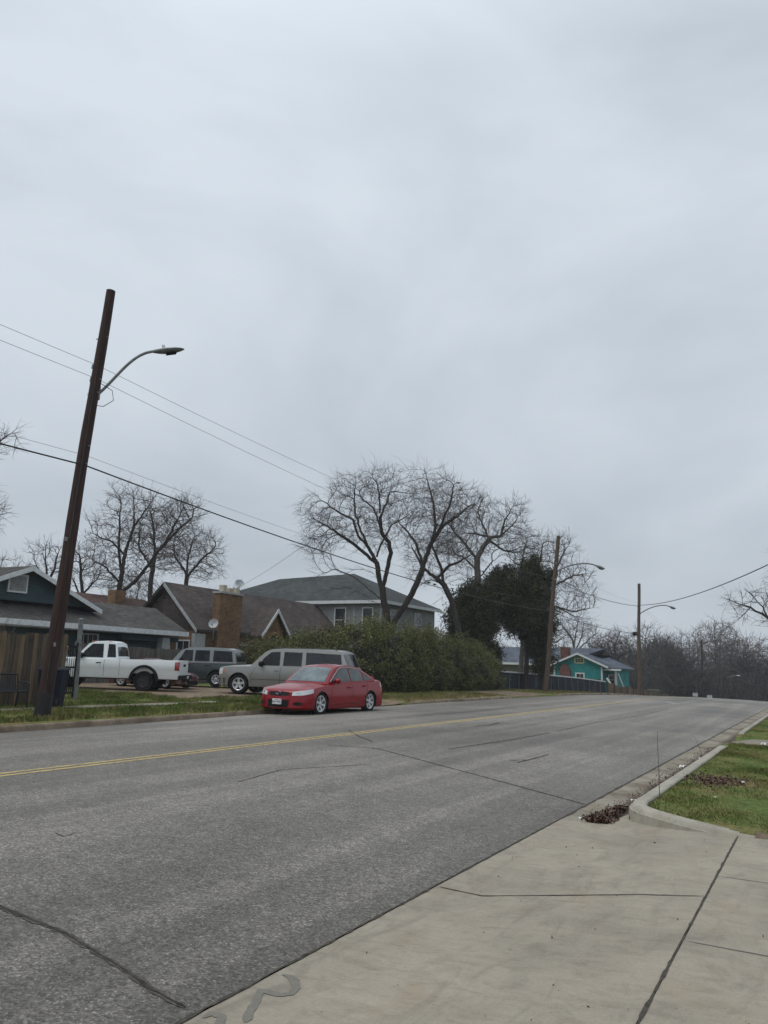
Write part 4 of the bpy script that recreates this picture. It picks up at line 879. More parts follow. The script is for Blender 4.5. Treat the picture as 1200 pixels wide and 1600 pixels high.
for z_ in (7.9, 8.25, 6.05, 6.5, 9.4): MB().tube([(.24*z_/10.6-.2, .38*z_/10.6, z_), (.24*z_/10.6+.2, .38*z_/10.6, z_)], .014, 6).build('through_bolt', M['galv'], P1)
MB().tube([(T1[0]*k/20 + (.175-.057*k/20)*.72, T1[1]*k/20 - (.175-.057*k/20)*.70, T1[2]*k/20) for k in range(1, 17)], .007, 5).build('ground_wire', M['wirethin'], P1)
b2 = (-17.2, 54.37)
P2, T2, z2 = wpole(b2, (-16.22, 54.68, 11.23), .19, .14, M['polewood2'])
tag(P2, 'second utility pole, brown and leaning right beside the dark evergreens, with a lamp arm', 'utility pole', 'utility poles along the left kerb')
lamp(P2, rl(b2, z2, (-16.5, 54.6, 8.55)), rl(b2, z2, (-15.5, 54.9, 9.2)), rl(b2, z2, (-14.4, 55.25, 9.4)), rl(b2, z2, (-13.7, 55.45, 9.08)), .05, False)
for z_, x_ in ((9.2, -16.5), (8.05, -16.6), (6.4, -16.75)): insul(P2, rl(b2, z2, (x_+.18, 54.5, z_)), .06)
b3 = (-15.7, 79.4)
P3, T3, z3 = wpole(b3, (-15.41, 79.46, 10.34), .18, .14, M['polewood2'])
tag(P3, 'third utility pole with a curved lamp arm and cable box, near the road crest', 'utility pole', 'utility poles along the left kerb')
lamp(P3, rl(b3, z3, (-15.4, 79.5, 7.35)), rl(b3, z3, (-14.4, 79.7, 8.1)), rl(b3, z3, (-13.3, 79.9, 8.35)), rl(b3, z3, (-12.7, 80.0, 8.1)), .05, False)
MB().box(rl(b3, z3, (-16.1, 79.1, 5.2)), rl(b3, z3, (-15.75, 79.5, 5.55))).build('cable_box', M['black'], P3, 0, .03)
P4, T4, z4 = wpole((-15.5, 125.), (-15.45, 125, 6.75), .17, .14, M['polewood'])
tag(P4, 'distant dark utility pole rising from the far tree line', 'utility pole', 'utility poles along the left kerb')
def wire(name, lb, pts, sag, r, m='wirethin', cat='wire', group='overhead wires'):
    """spans between successive points, each sagging"""
    Q = []
    for (a, b), s in zip(zip(pts, pts[1:]), sag):
        a, b = Vector(a), Vector(b); n = 24
        for i in range(n + (b == Vector(pts[-1]))): u = i/n; Q.append(a.lerp(b, u) - Vector((0, 0, 4*s*u*(1-u))))
    tag(MB().tube(Q, r, 5).build(name, M[m]), lb, cat, group)
pz = lambda y, z: z + float(D(y))
wire('power_line', 'uppermost thin wire, tied near the top insulator of the nearest pole', [(-15.3, -25, 9.5), (-15.36, 12.36, 8.75), (-16.35, 54.5, 9.2), (-15.45, 79.4, 8.35), (-15.4, 125, 5.9), (-14, 170, 3.5)], [.3, .55, .35, .5, .5], .0055)
wire('power_line', 'second thin wire from the top, just above the lamp arm of the nearest pole', [(-15.3, -25, 9.1), (-15.40, 12.36, 8.42), (-16.5, 54.5, 8.05), (-15.6, 79.4, 8.2), (-15.5, 125, 5.5), (-14, 170, 3.0)], [.3, .5, .35, .5, .5], .0055)
wire('power_line', 'thin wire running just above the thick black cable', [(-15.5, -25, 6.9), (-15.45, 12.34, 6.42), (-16.7, 54.5, 6.4), (-15.7, 79.4, 5.9), (-15.5, 125, 3.5)], [.35, .55, .35, .5], .0045)
wire('telephone_cable', 'thick black cable, lowest on the nearest pole, running to the third pole', [(-15.5, -25, 6.5), (-15.48, 12.34, 6.18), (-16.8, 54.4, 5.75), (-15.75, 79.4, 5.4)], [.35, .55, .3], .02, 'wire', 'cable')
wire('telephone_cable', 'black cable falling from the cable box beyond the third pole', [(-15.7, 79.5, 5.4), (-15.4, 125, 3.0)], [.8], .02, 'wire', 'cable')
wire('telephone_cable', 'black service cable dropping left from the cable box to the turquoise house', [(-15.9, 79.3, 5.3), (-24.0, 90.5, 3.3)], [.35], .022, 'wire', 'cable')
wire('telephone_cable', 'twisted cable crossing the street from the third pole to the upper right', [(-15.6, 79.4, 8.2), (2.0, 30.0, 7.25), (8, 13, 7.4)], [.85, .2], .028, 'wirethin', 'cable')
wire('telephone_cable', 'cable joining the second and third poles below their lamp arms', [(-16.5, 54.6, 8.0), (-15.6, 79.4, 8.1)], [.35], .022, 'wirethin', 'cable')
wire('service_wire', 'short service wire falling from the thick cable toward the brown roof', [(-15.75, 22.2, 5.72), (-31.5, 34.2, 4.9)], [.3], .006)
# far lamp and boards beyond the crest
zf = float(D(115)); t = tag(empty('street_lamp', (-11.3, 115, zf)), 'small distant street lamp with a white head among the far trees', 'street lamp')
MB().tube([(0, 0, -.1), (0, 0, 4.0)], [.07, .05], 8).build('lamp_post', M['bark'], t, 50)
MB().tube([(0, 0, 3.7), (.7, 0, 4.05), (1.3, 0, 4.1)], .035, 6).build('lamp_arm', M['galvold'], t, 50)
MB().lathe([(.03, 0), (.08, .1), (.09, .35), (.05, .5)], 10, 'x', (1.25, 0, 4.1)).build('lamp_head', M['dishm'], t, 50)
for x, y, lb in ((-14.4, 108, 'white rectangular board on two short posts beyond the crest, left of the fourth pole'), (-12.7, 108, 'white rectangular board on two short posts beyond the crest, right of the fourth pole')):
    z = float(D(y)); t = tag(empty('sign_board', (x, y, z + (0 if x < -13.5 else -.2))), lb, 'sign', 'white boards beyond the crest')
    MB().box((-.30, -.02, .45 + .50), (.30, .02, .95 + .45)).build('sign_panel', M['dishm'], t, 0, .006)
    for s in (-.22, .22): MB().box((s-.03, .02, -.2), (s+.03, .07, 1.35)).build('post', M['galvold'], t)
# birds
def bird(p, rz, lb):
    t = tag(empty('bird', p, rz), lb, 'bird', 'black birds perched on cable and branches')
    MB().lathe([(.004, -.10), (.02, -.08), (.045, -.03), (.05, .03), (.032, .075), (.03, .10), (.034, .125), (.02, .15), (.003, .165)], 10, 'x', (0, 0, .07)).build('body', M['feather'], t, 60)
    MB().box((-.22, -.02, .055), (-.07, .02, .068)).build('tail', M['feather'], t)
    for s in (-.015, .015): MB().tube([(.0, s, .04), (.0, s, 0)], .004, 5).build('leg', M['feather'], t)
    MB().tube([(.155, 0, .07), (.19, 0, .066)], [.008, .001], 6).build('beak', M['feather'], t)
def cab(y): 
    u = (y - 12.34) / (54.4 - 12.34); return (-15.48 + u * (-16.8 + 15.48), y, 6.18 + u * (5.75 - 6.18) - 4 * .55 * u * (1 - u) + .02)
bird(cab(33.0), 1.2, 'black bird on the thick cable, left of the pair before the big tree')
bird(cab(33.7), 1.5, 'black bird on the thick cable, right of the pair before the big tree')
for p, lb in (((-18.46, 41.72, 12.5), 'black bird on the topmost right twigs of the big forked tree'), ((-18.93, 41.47, 11.3), 'black bird inside the right crown of the big forked tree'), ((-21.04, 57.03, 13.2), 'black bird on a raised limb of the knobbly tree'), ((-20.35, 57.33, 13.5), 'black bird at the highest right tip of the knobbly tree'), ((-22.94, 56.19, 13.9), 'black bird between the big forked tree and the knobbly tree')):
    bird(p, rnd.uniform(0, 6), lb)

# ------------------------------------------------------------------ houses
def roofslab(pts, th, name, m, parent):
    """planar roof face, given thickness downward"""
    return MB().poly_prism(pts, (0, 0, -th)).build(name, m, parent)
def window(parent, plane, c, y0, y1, z0, z1, out, frame=M['whitetrim'], bars=1, name='window', fr=.08):
    """window on a wall at x=c (plane 'x') or y=c; out = +1/-1 outward"""
    def P(a, b, z): return (b, a, z) if plane == 'x' else (a, b, z)
    def bx(mb, a0, a1, d0, d1, q0, q1):
        p = P(a0, d0, q0); q = P(a1, d1, q1); mb.box(tuple(min(u, v) for u, v in zip(p, q)), tuple(max(u, v) for u, v in zip(p, q)))
    w_ = MB(); bx(w_, y0, y1, c + out*.01, c + out*.02, z0, z1); pane = w_.build(name, M['hglass'], parent)
    f = MB(); a, b = c + out*.005, c + out*.06
    bx(f, y0-fr, y0, a, b, z0-fr, z1+fr); bx(f, y1, y1+fr, a, b, z0-fr, z1+fr); bx(f, y0, y1, a, b-.003, z1, z1+fr); bx(f, y0, y1, a, b+out*.03, z0-fr, z0)
    bx(f, y0, y1, c+out*.02, c+out*.045, (z0+z1)/2-.02, (z0+z1)/2+.02)
    for k in range(1, bars): yy = y0 + (y1-y0)*k/bars; bx(f, yy-.015, yy+.015, c+out*.02, c+out*.04, z0, z1)
    f.build('frame', frame, pane)
def door(parent, plane, c, y0, y1, z0, z1, out, m, fm):
    def P(a, b, z): return (b, a, z) if plane == 'x' else (a, b, z)
    def bx(mb, a0, a1, d0, d1, q0, q1):
        p = P(a0, d0, q0); q = P(a1, d1, q1); mb.box(tuple(min(u, v) for u, v in zip(p, q)), tuple(max(u, v) for u, v in zip(p, q)))
    d = MB(); bx(d, y0, y1, c+out*.01, c+out*.05, z0, z1); dd = d.build('door', m, parent)
    f = MB(); bx(f, y0-.1, y0, c, c+out*.08, z0, z1+.1); bx(f, y1, y1+.1, c, c+out*.08, z0, z1+.1); bx(f, y0, y1, c, c+out*.075, z1, z1+.1); f.build('frame', fm, dd)

def house_bungalow():
    z0 = .35; t = tag(empty('bungalow', (-31.5, 22, z0)), 'dark teal bungalow with grey roof and white-trimmed front gable at the left', 'house')
    def B(mb, n, m, p=t, sm=0): return rel(mb.build(n, m, p, sm), t) if p is t else mb.build(n, m, p, sm)
    W = MB(); W.box((-39, 12, z0-.3), (-31.6, 31.6, 3.05)); wall = B(W, 'wall', M['sidedark'])
    # lower roof: eave at x=-30.5, ridge x=-34; hip at the far end
    ez, rz_ = 3.12, 4.45; ov = -30.5
    th = .12
    R_ = MB()
    A = [(ov, 8, ez), (ov, 32.3, ez-.1), (-34.2, 32.2 + 1.1, rz_), (-34.2, 8, rz_)]
    R_.poly_prism(A, (0, 0, -th)); R_.poly_prism([(-34.2, 8, rz_), (-34.2, 33.3, rz_), (-39.8, 33.3, ez), (-39.8, 8, ez)], (0, 0, -th))
    B(R_, 'roof', M['shingle'])
    F = MB(); F.hexa([(ov+.005, 8, ez-.24), (ov+.04, 8, ez-.24), (ov+.04, 32.3, ez-.34), (ov+.005, 32.3, ez-.34), (ov+.005, 8, ez+.005), (ov+.04, 8, ez+.005), (ov+.04, 32.3, ez-.095), (ov+.005, 32.3, ez-.095)]); B(F, 'fascia', M['whitetrim'])
    B(MB().box((-31.6, 8, ez-.36), (ov-.02, 32.2, ez-.30)), 'soffit', M['greytrim'])
    # front gable above
    gx = -32.3; py, pz_ = 23.07, 5.62; half = 4.2; drop = 1.72
    G = MB().poly_prism([(gx, py-half+.3, pz_-drop+.08), (gx, py+half-.3, pz_-drop+.08), (gx, py, pz_-.1)], (-.12, 0, 0)); B(G, 'gable_wall', M['sidedark'])
    for s in (-1, 1):
        a = (gx+.55, py, pz_); b = (gx+.55, py+s*half, pz_-drop); c_ = (-38, py+s*half, pz_-drop); d = (-38, py, pz_)
        B(MB().poly_prism([a, b, c_, d] if s > 0 else [a, d, c_, b], (0, 0, -.12)), 'gable_roof', M['shingle'])
        B(MB().poly_prism([(gx+.56, py, pz_-.02), (gx+.56, py+s*half, pz_-drop-.02), (gx+.56, py+s*half, pz_-drop-.24), (gx+.56, py, pz_-.25)], (.04, 0, 0)), 'rake_board', M['whitetrim'])
    v = MB(); v.box((gx+.001, 22.3, 4.42), (gx+.05, 23.15, 5.12)); vo = B(v, 'gable_vent', M['greytrim'])
    L_ = MB()
    for k in range(8): z = 4.47 + k*.078; L_.hexa([(gx+.05, 22.36, z), (gx+.085, 22.36, z-.03), (gx+.085, 23.09, z-.03), (gx+.05, 23.09, z), (gx+.05, 22.36, z+.015), (gx+.085, 22.36, z-.015), (gx+.085, 23.09, z-.015), (gx+.05, 23.09, z+.015)])
    rel(L_.build('louvre', M['greytrim'], vo), t)
    f = MB()
    for a, b in (((22.22, 4.34), (22.3, 5.2)), ((23.15, 4.34), (23.23, 5.2)), ((22.3, 5.12), (23.15, 5.2)), ((22.3, 4.34), (23.15, 4.42))): f.box((gx+.001, a[0], a[1]), (gx+.10, b[0], b[1]))
    rel(f.build('vent_frame', M['whitetrim'], vo), t)
    for y0, y1, za, zb in ((25.9, 27.0, 1.5, 2.6), (17.0, 18.2, 1.4, 2.5)):
        n0 = set(C.objects); window(t, 'x', -31.6, y0, y1, za, zb, 1, bars=4)
        for o in set(C.objects) - n0: rel(o, t)
    # porch beam and tapered column at the right end
    B(MB().box((-31.45, 28.2, 2.45), (-31.1, 32.2, 2.72)), 'porch_beam', M['sidedark'])
    B(MB().hexa([(-31.2, 30.5, .9), (-30.7, 30.5, .9), (-30.7, 31.4, .9), (-31.2, 31.4, .9), (-31.12, 30.7, 2.66), (-30.78, 30.7, 2.66), (-30.78, 31.2, 2.66), (-31.12, 31.2, 2.66)]), 'porch_column', M['greytrim'])
    # small brick chimney behind the ridge
    B(MB().box((-38.6, 33.5, 3.5), (-37.9, 34.3, 5.65)), 'chimney', M['brick'])
house_bungalow()
def house_red_roof():
    z0 = .3; t = tag(empty('house', (-46, 36, z0)), 'house with a low reddish-brown roof glimpsed between the bungalow and the brown gable', 'house')
    def B(mb, n, m): return rel(mb.build(n, m, t), t)
    B(MB().box((-50, 34, 0), (-43, 44, 3.9)), 'wall', M['bricktan'])
    B(MB().poly_prism([(-42.5, 33.5, 3.9), (-42.5, 46, 3.9), (-46.5, 44, 6.05), (-46.5, 35.5, 6.05)], (0, 0, -.12)), 'roof', M['shinglered'])
    B(MB().poly_prism([(-46.5, 35.5, 6.05), (-46.5, 44, 6.05), (-50.5, 46, 3.9), (-50.5, 33.5, 3.9)], (0, 0, -.12)), 'roof', M['shinglered'])
    B(MB().poly_prism([(-42.5, 33.5, 3.9), (-46.5, 35.5, 6.05), (-50.5, 33.5, 3.9)], (0, 0, -.12)), 'roof', M['shinglered'])
house_red_roof()
def dish(parent_or_none, loc, rz, tilt, lb, r=.42, post=.6):
    t = tag(empty('satellite_dish', loc, rz), lb, 'satellite dish', 'satellite dishes')
    mb = MB(); prof = [(.01, 0), (r*.35, .012), (r*.7, .05), (r*.92, .09), (r, .11), (r, .125), (r*.9, .105), (r*.35, .027), (.01, .015)]
    o = mb.lathe(prof, 28, 'x'); ct, st = math.cos(tilt), math.sin(tilt)
    o.v = [(x*ct - z*st*1 + 0, y, x*st + z*ct + post + r*.6) for x, y, z in o.v]; o.build('reflector', M['dishm'], t, 50)
    MB().tube([(-.05, 0, 0), (-.05, 0, post*.7), (0, 0, post + r*.5)], .025, 8).build('mast', M['galvold'], t, 50)
    MB().tube([(.05, 0, post - r*.3), (r*1.25*ct, 0, post + r*.45)], .015, 6).build('feed_arm', M['galvold'], t)
    MB().lathe([(.03, -.05), (.04, 0), (.03, .06)], 10, 'x', (r*1.25, 0, post + r*.5)).build('receiver', M['galvold'], t, 50)
def house_brick():
    z0 = .35; t = tag(empty('brick_house', (-31.7, 42, z0)), 'tan brick cottage with steep brown roof and a broad front chimney', 'house')
    def B(mb, n, m, sm=0): return rel(mb.build(n, m, t, sm), t)
    ex, ez, rx, rz_ = -31.5, 3.3, -34.4, 6.12; ya, yb = 34.0, 54.5
    B(MB().box((-37.0, ya+.35, 0), (-31.85, yb-.3, 3.2)), 'wall', M['brick'])
    B(MB().poly_prism([(-31.85, ya+.35, 3.2), (-34.4, ya+.35, rz_-.25), (-37.0, ya+.35, 3.2)], (0, .15, 0)), 'gable_wall', M['shinglebr'])
    B(MB().poly_prism([(ex, ya, ez), (ex, yb, ez), (rx, yb-.8, rz_-.05), (rx, ya, rz_)], (0, 0, -.14)), 'roof', M['shinglebr'])
    B(MB().poly_prism([(rx, ya, rz_), (rx, yb-.8, rz_-.05), (-37.4, yb, ez), (-37.4, ya, ez)], (0, 0, -.14)), 'roof', M['shinglebr'])
    B(MB().poly_prism([(ex+.02, ya-.04, ez-.02), (rx, ya-.04, rz_-.01), (rx, ya-.04, rz_-.26), (ex+.02, ya-.04, ez-.24)], (0, .035, 0)), 'rake_board', M['greytrim'])
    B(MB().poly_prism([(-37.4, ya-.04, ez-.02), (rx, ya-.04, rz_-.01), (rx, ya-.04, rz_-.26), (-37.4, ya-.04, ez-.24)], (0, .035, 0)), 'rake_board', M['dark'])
    # chimney: broad lower body, shoulders, two pots
    ch = MB(); ch.box((-31.98, 35.78, 0), (-31.45, 37.85, 5.55)); c = B(ch, 'chimney', M['brick'])
    rel(MB().box((-32.04, 35.72, 5.55), (-31.39, 37.91, 5.66)).build('chimney_cap', M['greytrim'], c), t)
    for y, h in ((36.3, .42), (36.9, .28), (37.5, .34)): rel(MB().box((-31.9, y-.16, 5.66), (-31.55, y+.16, 5.66+h)).build('chimney_pot', mat('cream_pot', (.4, .36, .27), .9, .2), c), t)
    # small entrance gable with white rake boards and an arched opening
    sx = -30.6; py = 40.5; pk = 4.95; hf = 1.62; ft = 3.15
    B(MB().box((-31.84, py-1.1, 0), (sx-.25, py+1.1, 3.2)), 'porch_wall', M['brick'])
    B(MB().poly_prism([(sx-.25, py-1.1, 3.2), (sx-.25, py+1.1, 3.2), (sx-.25, py+.12, pk-.35), (sx-.25, py-.12, pk-.35)], (-.1, 0, 0)), 'porch_gable', M['brick'])
    for s in (-1, 1):
        P_ = [(sx, py, pk), (sx, py+s*hf, ft), (-33.1, py+s*hf, ft), (-33.1, py, pk)]
        B(MB().poly_prism(P_ if s > 0 else P_[::-1], (0, 0, -.1)), 'porch_roof', M['shinglebr'])
        B(MB().poly_prism([(sx+.003, py, pk), (sx+.003, py+s*hf, ft), (sx+.003, py+s*hf-s*.08, ft-.16), (sx+.003, py, pk-.24)], (.05, 0, 0)), 'rake_board', M['whitetrim'])
    arc = [(sx-.24, py+.6*math.cos(a), 2.55+.7*math.sin(a)) for a in np.linspace(0, math.pi, 12)]
    B(MB().poly_prism([(sx-.24, py-.6, .5)] + [(sx-.24, py+.6, .5)] + arc, (.02, 0, 0)), 'door_opening', M['hglass'])
    B(MB().tube([(sx-.2, py+.72*math.cos(a), 2.55+.82*math.sin(a)) for a in np.linspace(0, math.pi, 14)], .1, 6), 'arch_bricks', mat('arch_brick', (.24, .13, .06), .9, .3, 20), 40)
    for y0, y1, za, zb in ((34.75, 35.0-.12, 1.2, 2.4), (38.0, 39.1, 1.2, 2.5), (43.5, 44.8, 1.3, 2.6), (47, 48.3, 1.3, 2.6)):
        if y1 - y0 < .3: continue
        n0 = set(C.objects); window(t, 'x', -31.85, y0, y1, za, zb, 1, bars=2)
        for o in set(C.objects) - n0: rel(o, t)
    n0 = set(C.objects); window(t, 'y', 34.35, -33.2, -32.3, 1.2, 2.6, -1, bars=2)
    for o in set(C.objects) - n0: rel(o, t)
    B(MB().tube([(-31.75, 34.5, .3), (-31.75, 34.5, 3.1)], .05, 8), 'downpipe', M['greytrim'], 40)
    B(MB().box((-31.84, 34.0, 1.75), (-31.6, 34.9, 3.05)), 'window_bay', M['greytrim'])
house_brick()
dish(None, (-31.2, 35.1, 2.75), R(-65), R(18), 'grey satellite dish on a mast against the tan brick wall, left of the chimney', .29, .72)
dish(None, (-33.0, 39.3, 4.9), R(-40), R(25), 'pale satellite dish above the brown roof ridge, right of the chimney', .29, 1.4)

def house_grey():
    z0 = .3; t = tag(empty('two_storey_house', (-33, 56, z0)), 'two-storey grey house with a hipped green-grey roof behind the hedge', 'house')
    def B(mb, n, m, sm=0): return rel(mb.build(n, m, t, sm), t)
    x1, x0, y0, y1 = -28.1, -46.5, 50.0, 60.2; ez = 6.35; i = .45
    B(MB().box((x0+i, y0+i, 0), (x1-i, y1-i, ez-.15)), 'wall', M['sidegrey'])
    ra, rb = (-41.7, 55.1, 8.8), (-33.9, 55.1, 9.05)
    B(MB().poly_prism([(x0, y0, ez), (x1, y0, ez), rb, ra], (0, 0, -.12)), 'roof', M['shinglegr'])
    B(MB().poly_prism([(x1, y0, ez), (x1, y1, ez), rb], (0, 0, -.12)), 'roof', M['shinglegr'])
    B(MB().poly_prism([(x1, y1, ez), (x0, y1, ez), ra, rb], (0, 0, -.12)), 'roof', M['shinglegr'])
    B(MB().poly_prism([(x0, y1, ez), (x0, y0, ez), ra], (0, 0, -.12)), 'roof', M['shinglegr'])
    for a, b in (((x0, y0-.03), (x1+.03, y0+.02)), ((x1-.02, y0+.025), (x1+.03, y1))): B(MB().box((a[0], a[1], ez-.26), (b[0], b[1], ez-.02)), 'fascia', M['whitetrim'])
    B(MB().box((x0+.3, y0+.05, ez-.28), (x1-.3, y0+i, ez-.2)), 'soffit', M['greytrim'])
    def win(*a, **k):
        n0 = set(C.objects); window(t, *a, **k)
        for o in set(C.objects) - n0: rel(o, t)
    win('y', y0+i, -32.6, -31.7, 4.0, 5.75, -1); win('y', y0+i, -36.4, -35.5, 4.0, 5.75, -1); win('y', y0+i, -30.1, -29.3, 4.0, 5.75, -1)
    win('y', y0+i, -39.6, -38.7, 4.0, 5.75, -1); win('y', y0+i, -32.6, -31.7, 1.0, 2.6, -1); win('y', y0+i, -36.4, -35.5, 1., 2.6, -1)
    win('x', x1-i, 51.9, 52.9, 4.0, 5.7, 1); win('x', x1-i, 56, 57, 4.0, 5.7, 1)
    for c in ((x1-i-.02, y0+i-.025), (-34.2, y0+i-.025), (-30.9, y0+i-.025)): B(MB().box((c[0]-.09, c[1]-.02, 0), (c[0]+.09, c[1]+.02, ez-.28)), 'corner_board', M['greytrim'])
    B(MB().box((-35.6, y0+.03, ez-.2), (-35.5, y0-.16, ez-.02)), 'gutter_outlet', M['whitetrim'])
house_grey()
def house_teal():
    z0 = -.9; t = tag(empty('bungalow', (-24.5, 92, z0)), 'turquoise bungalow with slate-blue roof and white trim beyond the navy fence', 'house')
    def B(mb, n, m, sm=0): return rel(mb.build(n, m, t, sm), t)
    y = 90.0
    # gable wing facing the camera side
    B(MB().box((-27.45, y, -1.4), (-21.75, y+7, 2.25)), 'wall', M['sideteal'])
    B(MB().poly_prism([(-27.45, y+.0, 2.25), (-21.75, y+.0, 2.25), (-24.5, y+.0, 3.42)], (0, .15, 0)), 'gable_wall', M['sideteal'])
    for s in (-1, 1):
        P_ = [(-24.5, y-.5, 3.62), (-24.5+s*3.45, y-.5, 2.12), (-24.5+s*3.45, y+7, 2.12), (-24.5, y+7, 3.62)]
        B(MB().poly_prism(P_ if s < 0 else P_[::-1], (0, 0, -.12)), 'roof', M['shinglebl'])
        B(MB().poly_prism([(-24.5, y-.55, 3.64), (-24.5+s*3.5, y-.55, 2.12), (-24.5+s*3.5, y-.55, 1.92), (-24.5, y-.55, 3.42)], (0, .045, 0)), 'rake_board', M['whitetrim'])
    # long left wing with its roof plane toward the camera
    B(MB().box((-42, y+2, -1.4), (-27.5, y+8, 2.2)), 'wall', M['sidetan'])
    B(MB().poly_prism([(-42.5, y+1.2, 2.35), (-27.0, y+1.2, 2.35), (-23.0, y+6.2, 4.35), (-40.5, y+6.2, 4.35)], (0, 0, -.12)), 'roof', M['shinglebl'])
    B(MB().poly_prism([(-40.5, y+6.2, 4.35), (-23, y+6.2, 4.35), (-22, y+10, 2.6), (-42.5, y+10, 2.6)], (0, 0, -.12)), 'roof', M['shinglebl'])
    B(MB().box((-42.5, y+1.12, 2.1), (-27.9, y+1.18, 2.34)), 'fascia', M['whitetrim'])
    # right porch wing, hipped
    B(MB().box((-21.7, y+1.2, -1.4), (-20.3, y+7, 1.9)), 'wall', M['sideteal'])
    B(MB().poly_prism([(-23.4, y+.9, 2.85), (-19.8, y+.4, 2.0), (-19.8, y+8, 2.0), (-22.5, y+6.5, 3.3)], (0, 0, -.12)), 'roof', M['shinglebl'])
    B(MB().poly_prism([(-22.6, y+.3, 2.15), (-19.8, y+.3, 2.0), (-22.8, y+1.2, 2.95)], (0, 0, -.1)), 'roof', M['shinglebl'])
    B(MB().box((-21.7, y+.22, 1.72), (-19.75, y+.28, 1.92)), 'fascia', M['whitetrim'])
    # small dormer peak
    B(MB().poly_prism([(-22.9, y+4.6, 3.5), (-21.9, y+4.6, 3.5), (-22.4, y+4.6, 4.15)], (0, .6, 0)), 'dormer', M['bark'])
    c = B(MB().box((-26.9, y+1.0, -1.), (-25.9, y+1.8, 4.3)), 'chimney', M['brickred']); B(MB().poly_prism([(-26.7, y-.35, -1), (-25.4, y-.35, -1), (-25.4, y-.35, 1.6), (-25.8, y-.35, 2.3), (-26.3, y-.35, 2.3), (-26.7, y-.35, 1.6)], (0, .34, 0)), 'chimney_breast', M['brickred'])
    def win(*a, **k):
        n0 = set(C.objects); window(t, *a, **k)
        for o in set(C.objects) - n0: rel(o, t)
    win('y', y, -24.75, -23.95, .15, 1.25, -1, bars=2, fr=.14); win('y', y, -24.85, -23.95, 2.55, 2.95, -1, bars=3, fr=.12, frame=mat('pale_yellow_trim', (.42, .42, .25), .8, .1)); win('y', y+1.2, -21.3, -20.7, .2, 1.2, -1, bars=1)
    for x in (-27.35, -21.85): B(MB().box((x-.09, y-.03, -1.4), (x+.09, y-.003, 2.1)), 'corner_board', M['whitetrim'])
    B(MB().box((-23.4, y-.7, -.9), (-22.0, y-.3, .75)), 'porch_rail', M['dark'])
    for x in (-20.4,): B(MB().hexa([(x-.18, y+.3, -1.2), (x+.18, y+.3, -1.2), (x+.18, y+.8, -1.2), (x-.18, y+.8, -1.2), (x-.09, y+.4, 1.75), (x+.09, y+.4, 1.75), (x+.09, y+.7, 1.75), (x-.09, y+.7, 1.75)]), 'porch_column', M['greytrim'])
    B(MB().bar((-20.1, y+.2, 1.5), (-19.2, y-.2, -.6), .08, .10), 'stair_rail', M['greytrim']); B(MB().bar((-21.2, y-.5, .9), (-20.3, y-.5, -.4), .08, .2), 'porch_brace', M['whitetrim'])
house_teal()
def shed():
    t = tag(empty('shed', (-25, 112, -2.)), 'low dark shed roof behind the far wooden fence right of the turquoise house', 'shed')
    rel(MB().box((-27.5, 109, -2.6), (-20, 115, -.6)).build('wall', M['sidetan'], t), t)
    rel(MB().poly_prism([(-28, 108.6, -.5), (-19.5, 108.6, -.7), (-19.5, 115.4, -.9), (-28, 115.4, .1)], (0, 0, -.15)).build('roof', M['shingle'], t), t)
shed()

# ------------------------------------------------------------------ fences
def board_fence(name, lb, a, b, h, bw, m, cap=None, posts=2.4, seed=1, gap=.004, jit=.04, zoff=.03, thick=.02, postm='galvold', group=None, front=None):
    g = random.Random(seed); a, b = Vector((a[0], a[1], 0)), Vector((b[0], b[1], 0)); d = b - a; Lh = d.length; d.normalize(); nr = Vector((-d.y, d.x, 0))
    z0 = float(gz(a.x, a.y)); t = tag(empty(name, (a.x, a.y, z0)), lb, 'fence', group)
    H = (lambda u: h) if not callable(h) else h
    mb = MB(); n = int(Lh / bw)
    for k in range(n):
        u = k*bw; p = a + d*(u+gap); q = a + d*(u+bw-gap); z = float(gz(p.x, p.y)) + zoff; top = z + H(u/Lh) + g.uniform(-jit, jit); off = nr * g.uniform(-.006, .006)
        P_ = [p+off, q+off, q+off+nr*thick, p+off+nr*thick]
        c_ = bw*.12
        mb.add([(v.x, v.y, z-.05) for v in P_] + [(v.x, v.y, top) for v in P_], [(0,3,2,1),(4,5,6,7),(0,1,5,4),(1,2,6,5),(2,3,7,6),(3,0,4,7)])
    rel(mb.build('boards', m, t), t)
    rails = MB()
    for fr in (.25, .8):
        pts = [a + d*u for u in np.linspace(0, Lh, 12)]
        for p, q in zip(pts, pts[1:]):
            zp, zq = float(gz(p.x, p.y)) + zoff + H((p-a).length/Lh)*fr, float(gz(q.x, q.y)) + zoff + H((q-a).length/Lh)*fr
            rails.bar((p.x+nr.x*(thick+.03), p.y+nr.y*(thick+.03), zp), (q.x+nr.x*(thick+.03), q.y+nr.y*(thick+.03), zq), .04, .08)
    rel(rails.build('rails', m, t), t)
    u = 0
    while u <= Lh + .01:
        p = a + d*u; z = float(gz(p.x, p.y)); s = -1 if front else 1; q = p + nr * ((-.045) if front else thick + .08)
        rel(MB().tube([(q.x, q.y, z-.1), (q.x, q.y, z + H(u/Lh) + .06)], .035, 8).build('post', M[postm], t, 40), t); u += posts
    if cap:
        pts = [a + d*u for u in np.linspace(0, Lh, 16)]; mb = MB()
        for p, q in zip(pts, pts[1:]):
            mb.bar((p.x+nr.x*.01, p.y+nr.y*.01, float(gz(p.x, p.y)) + H((p-a).length/Lh) + .09), (q.x+nr.x*.01, q.y+nr.y*.01, float(gz(q.x, q.y)) + H((q-a).length/Lh) + .09), .12, .10)
        rel(mb.build('cap_rail', M[cap], t), t)
    return t
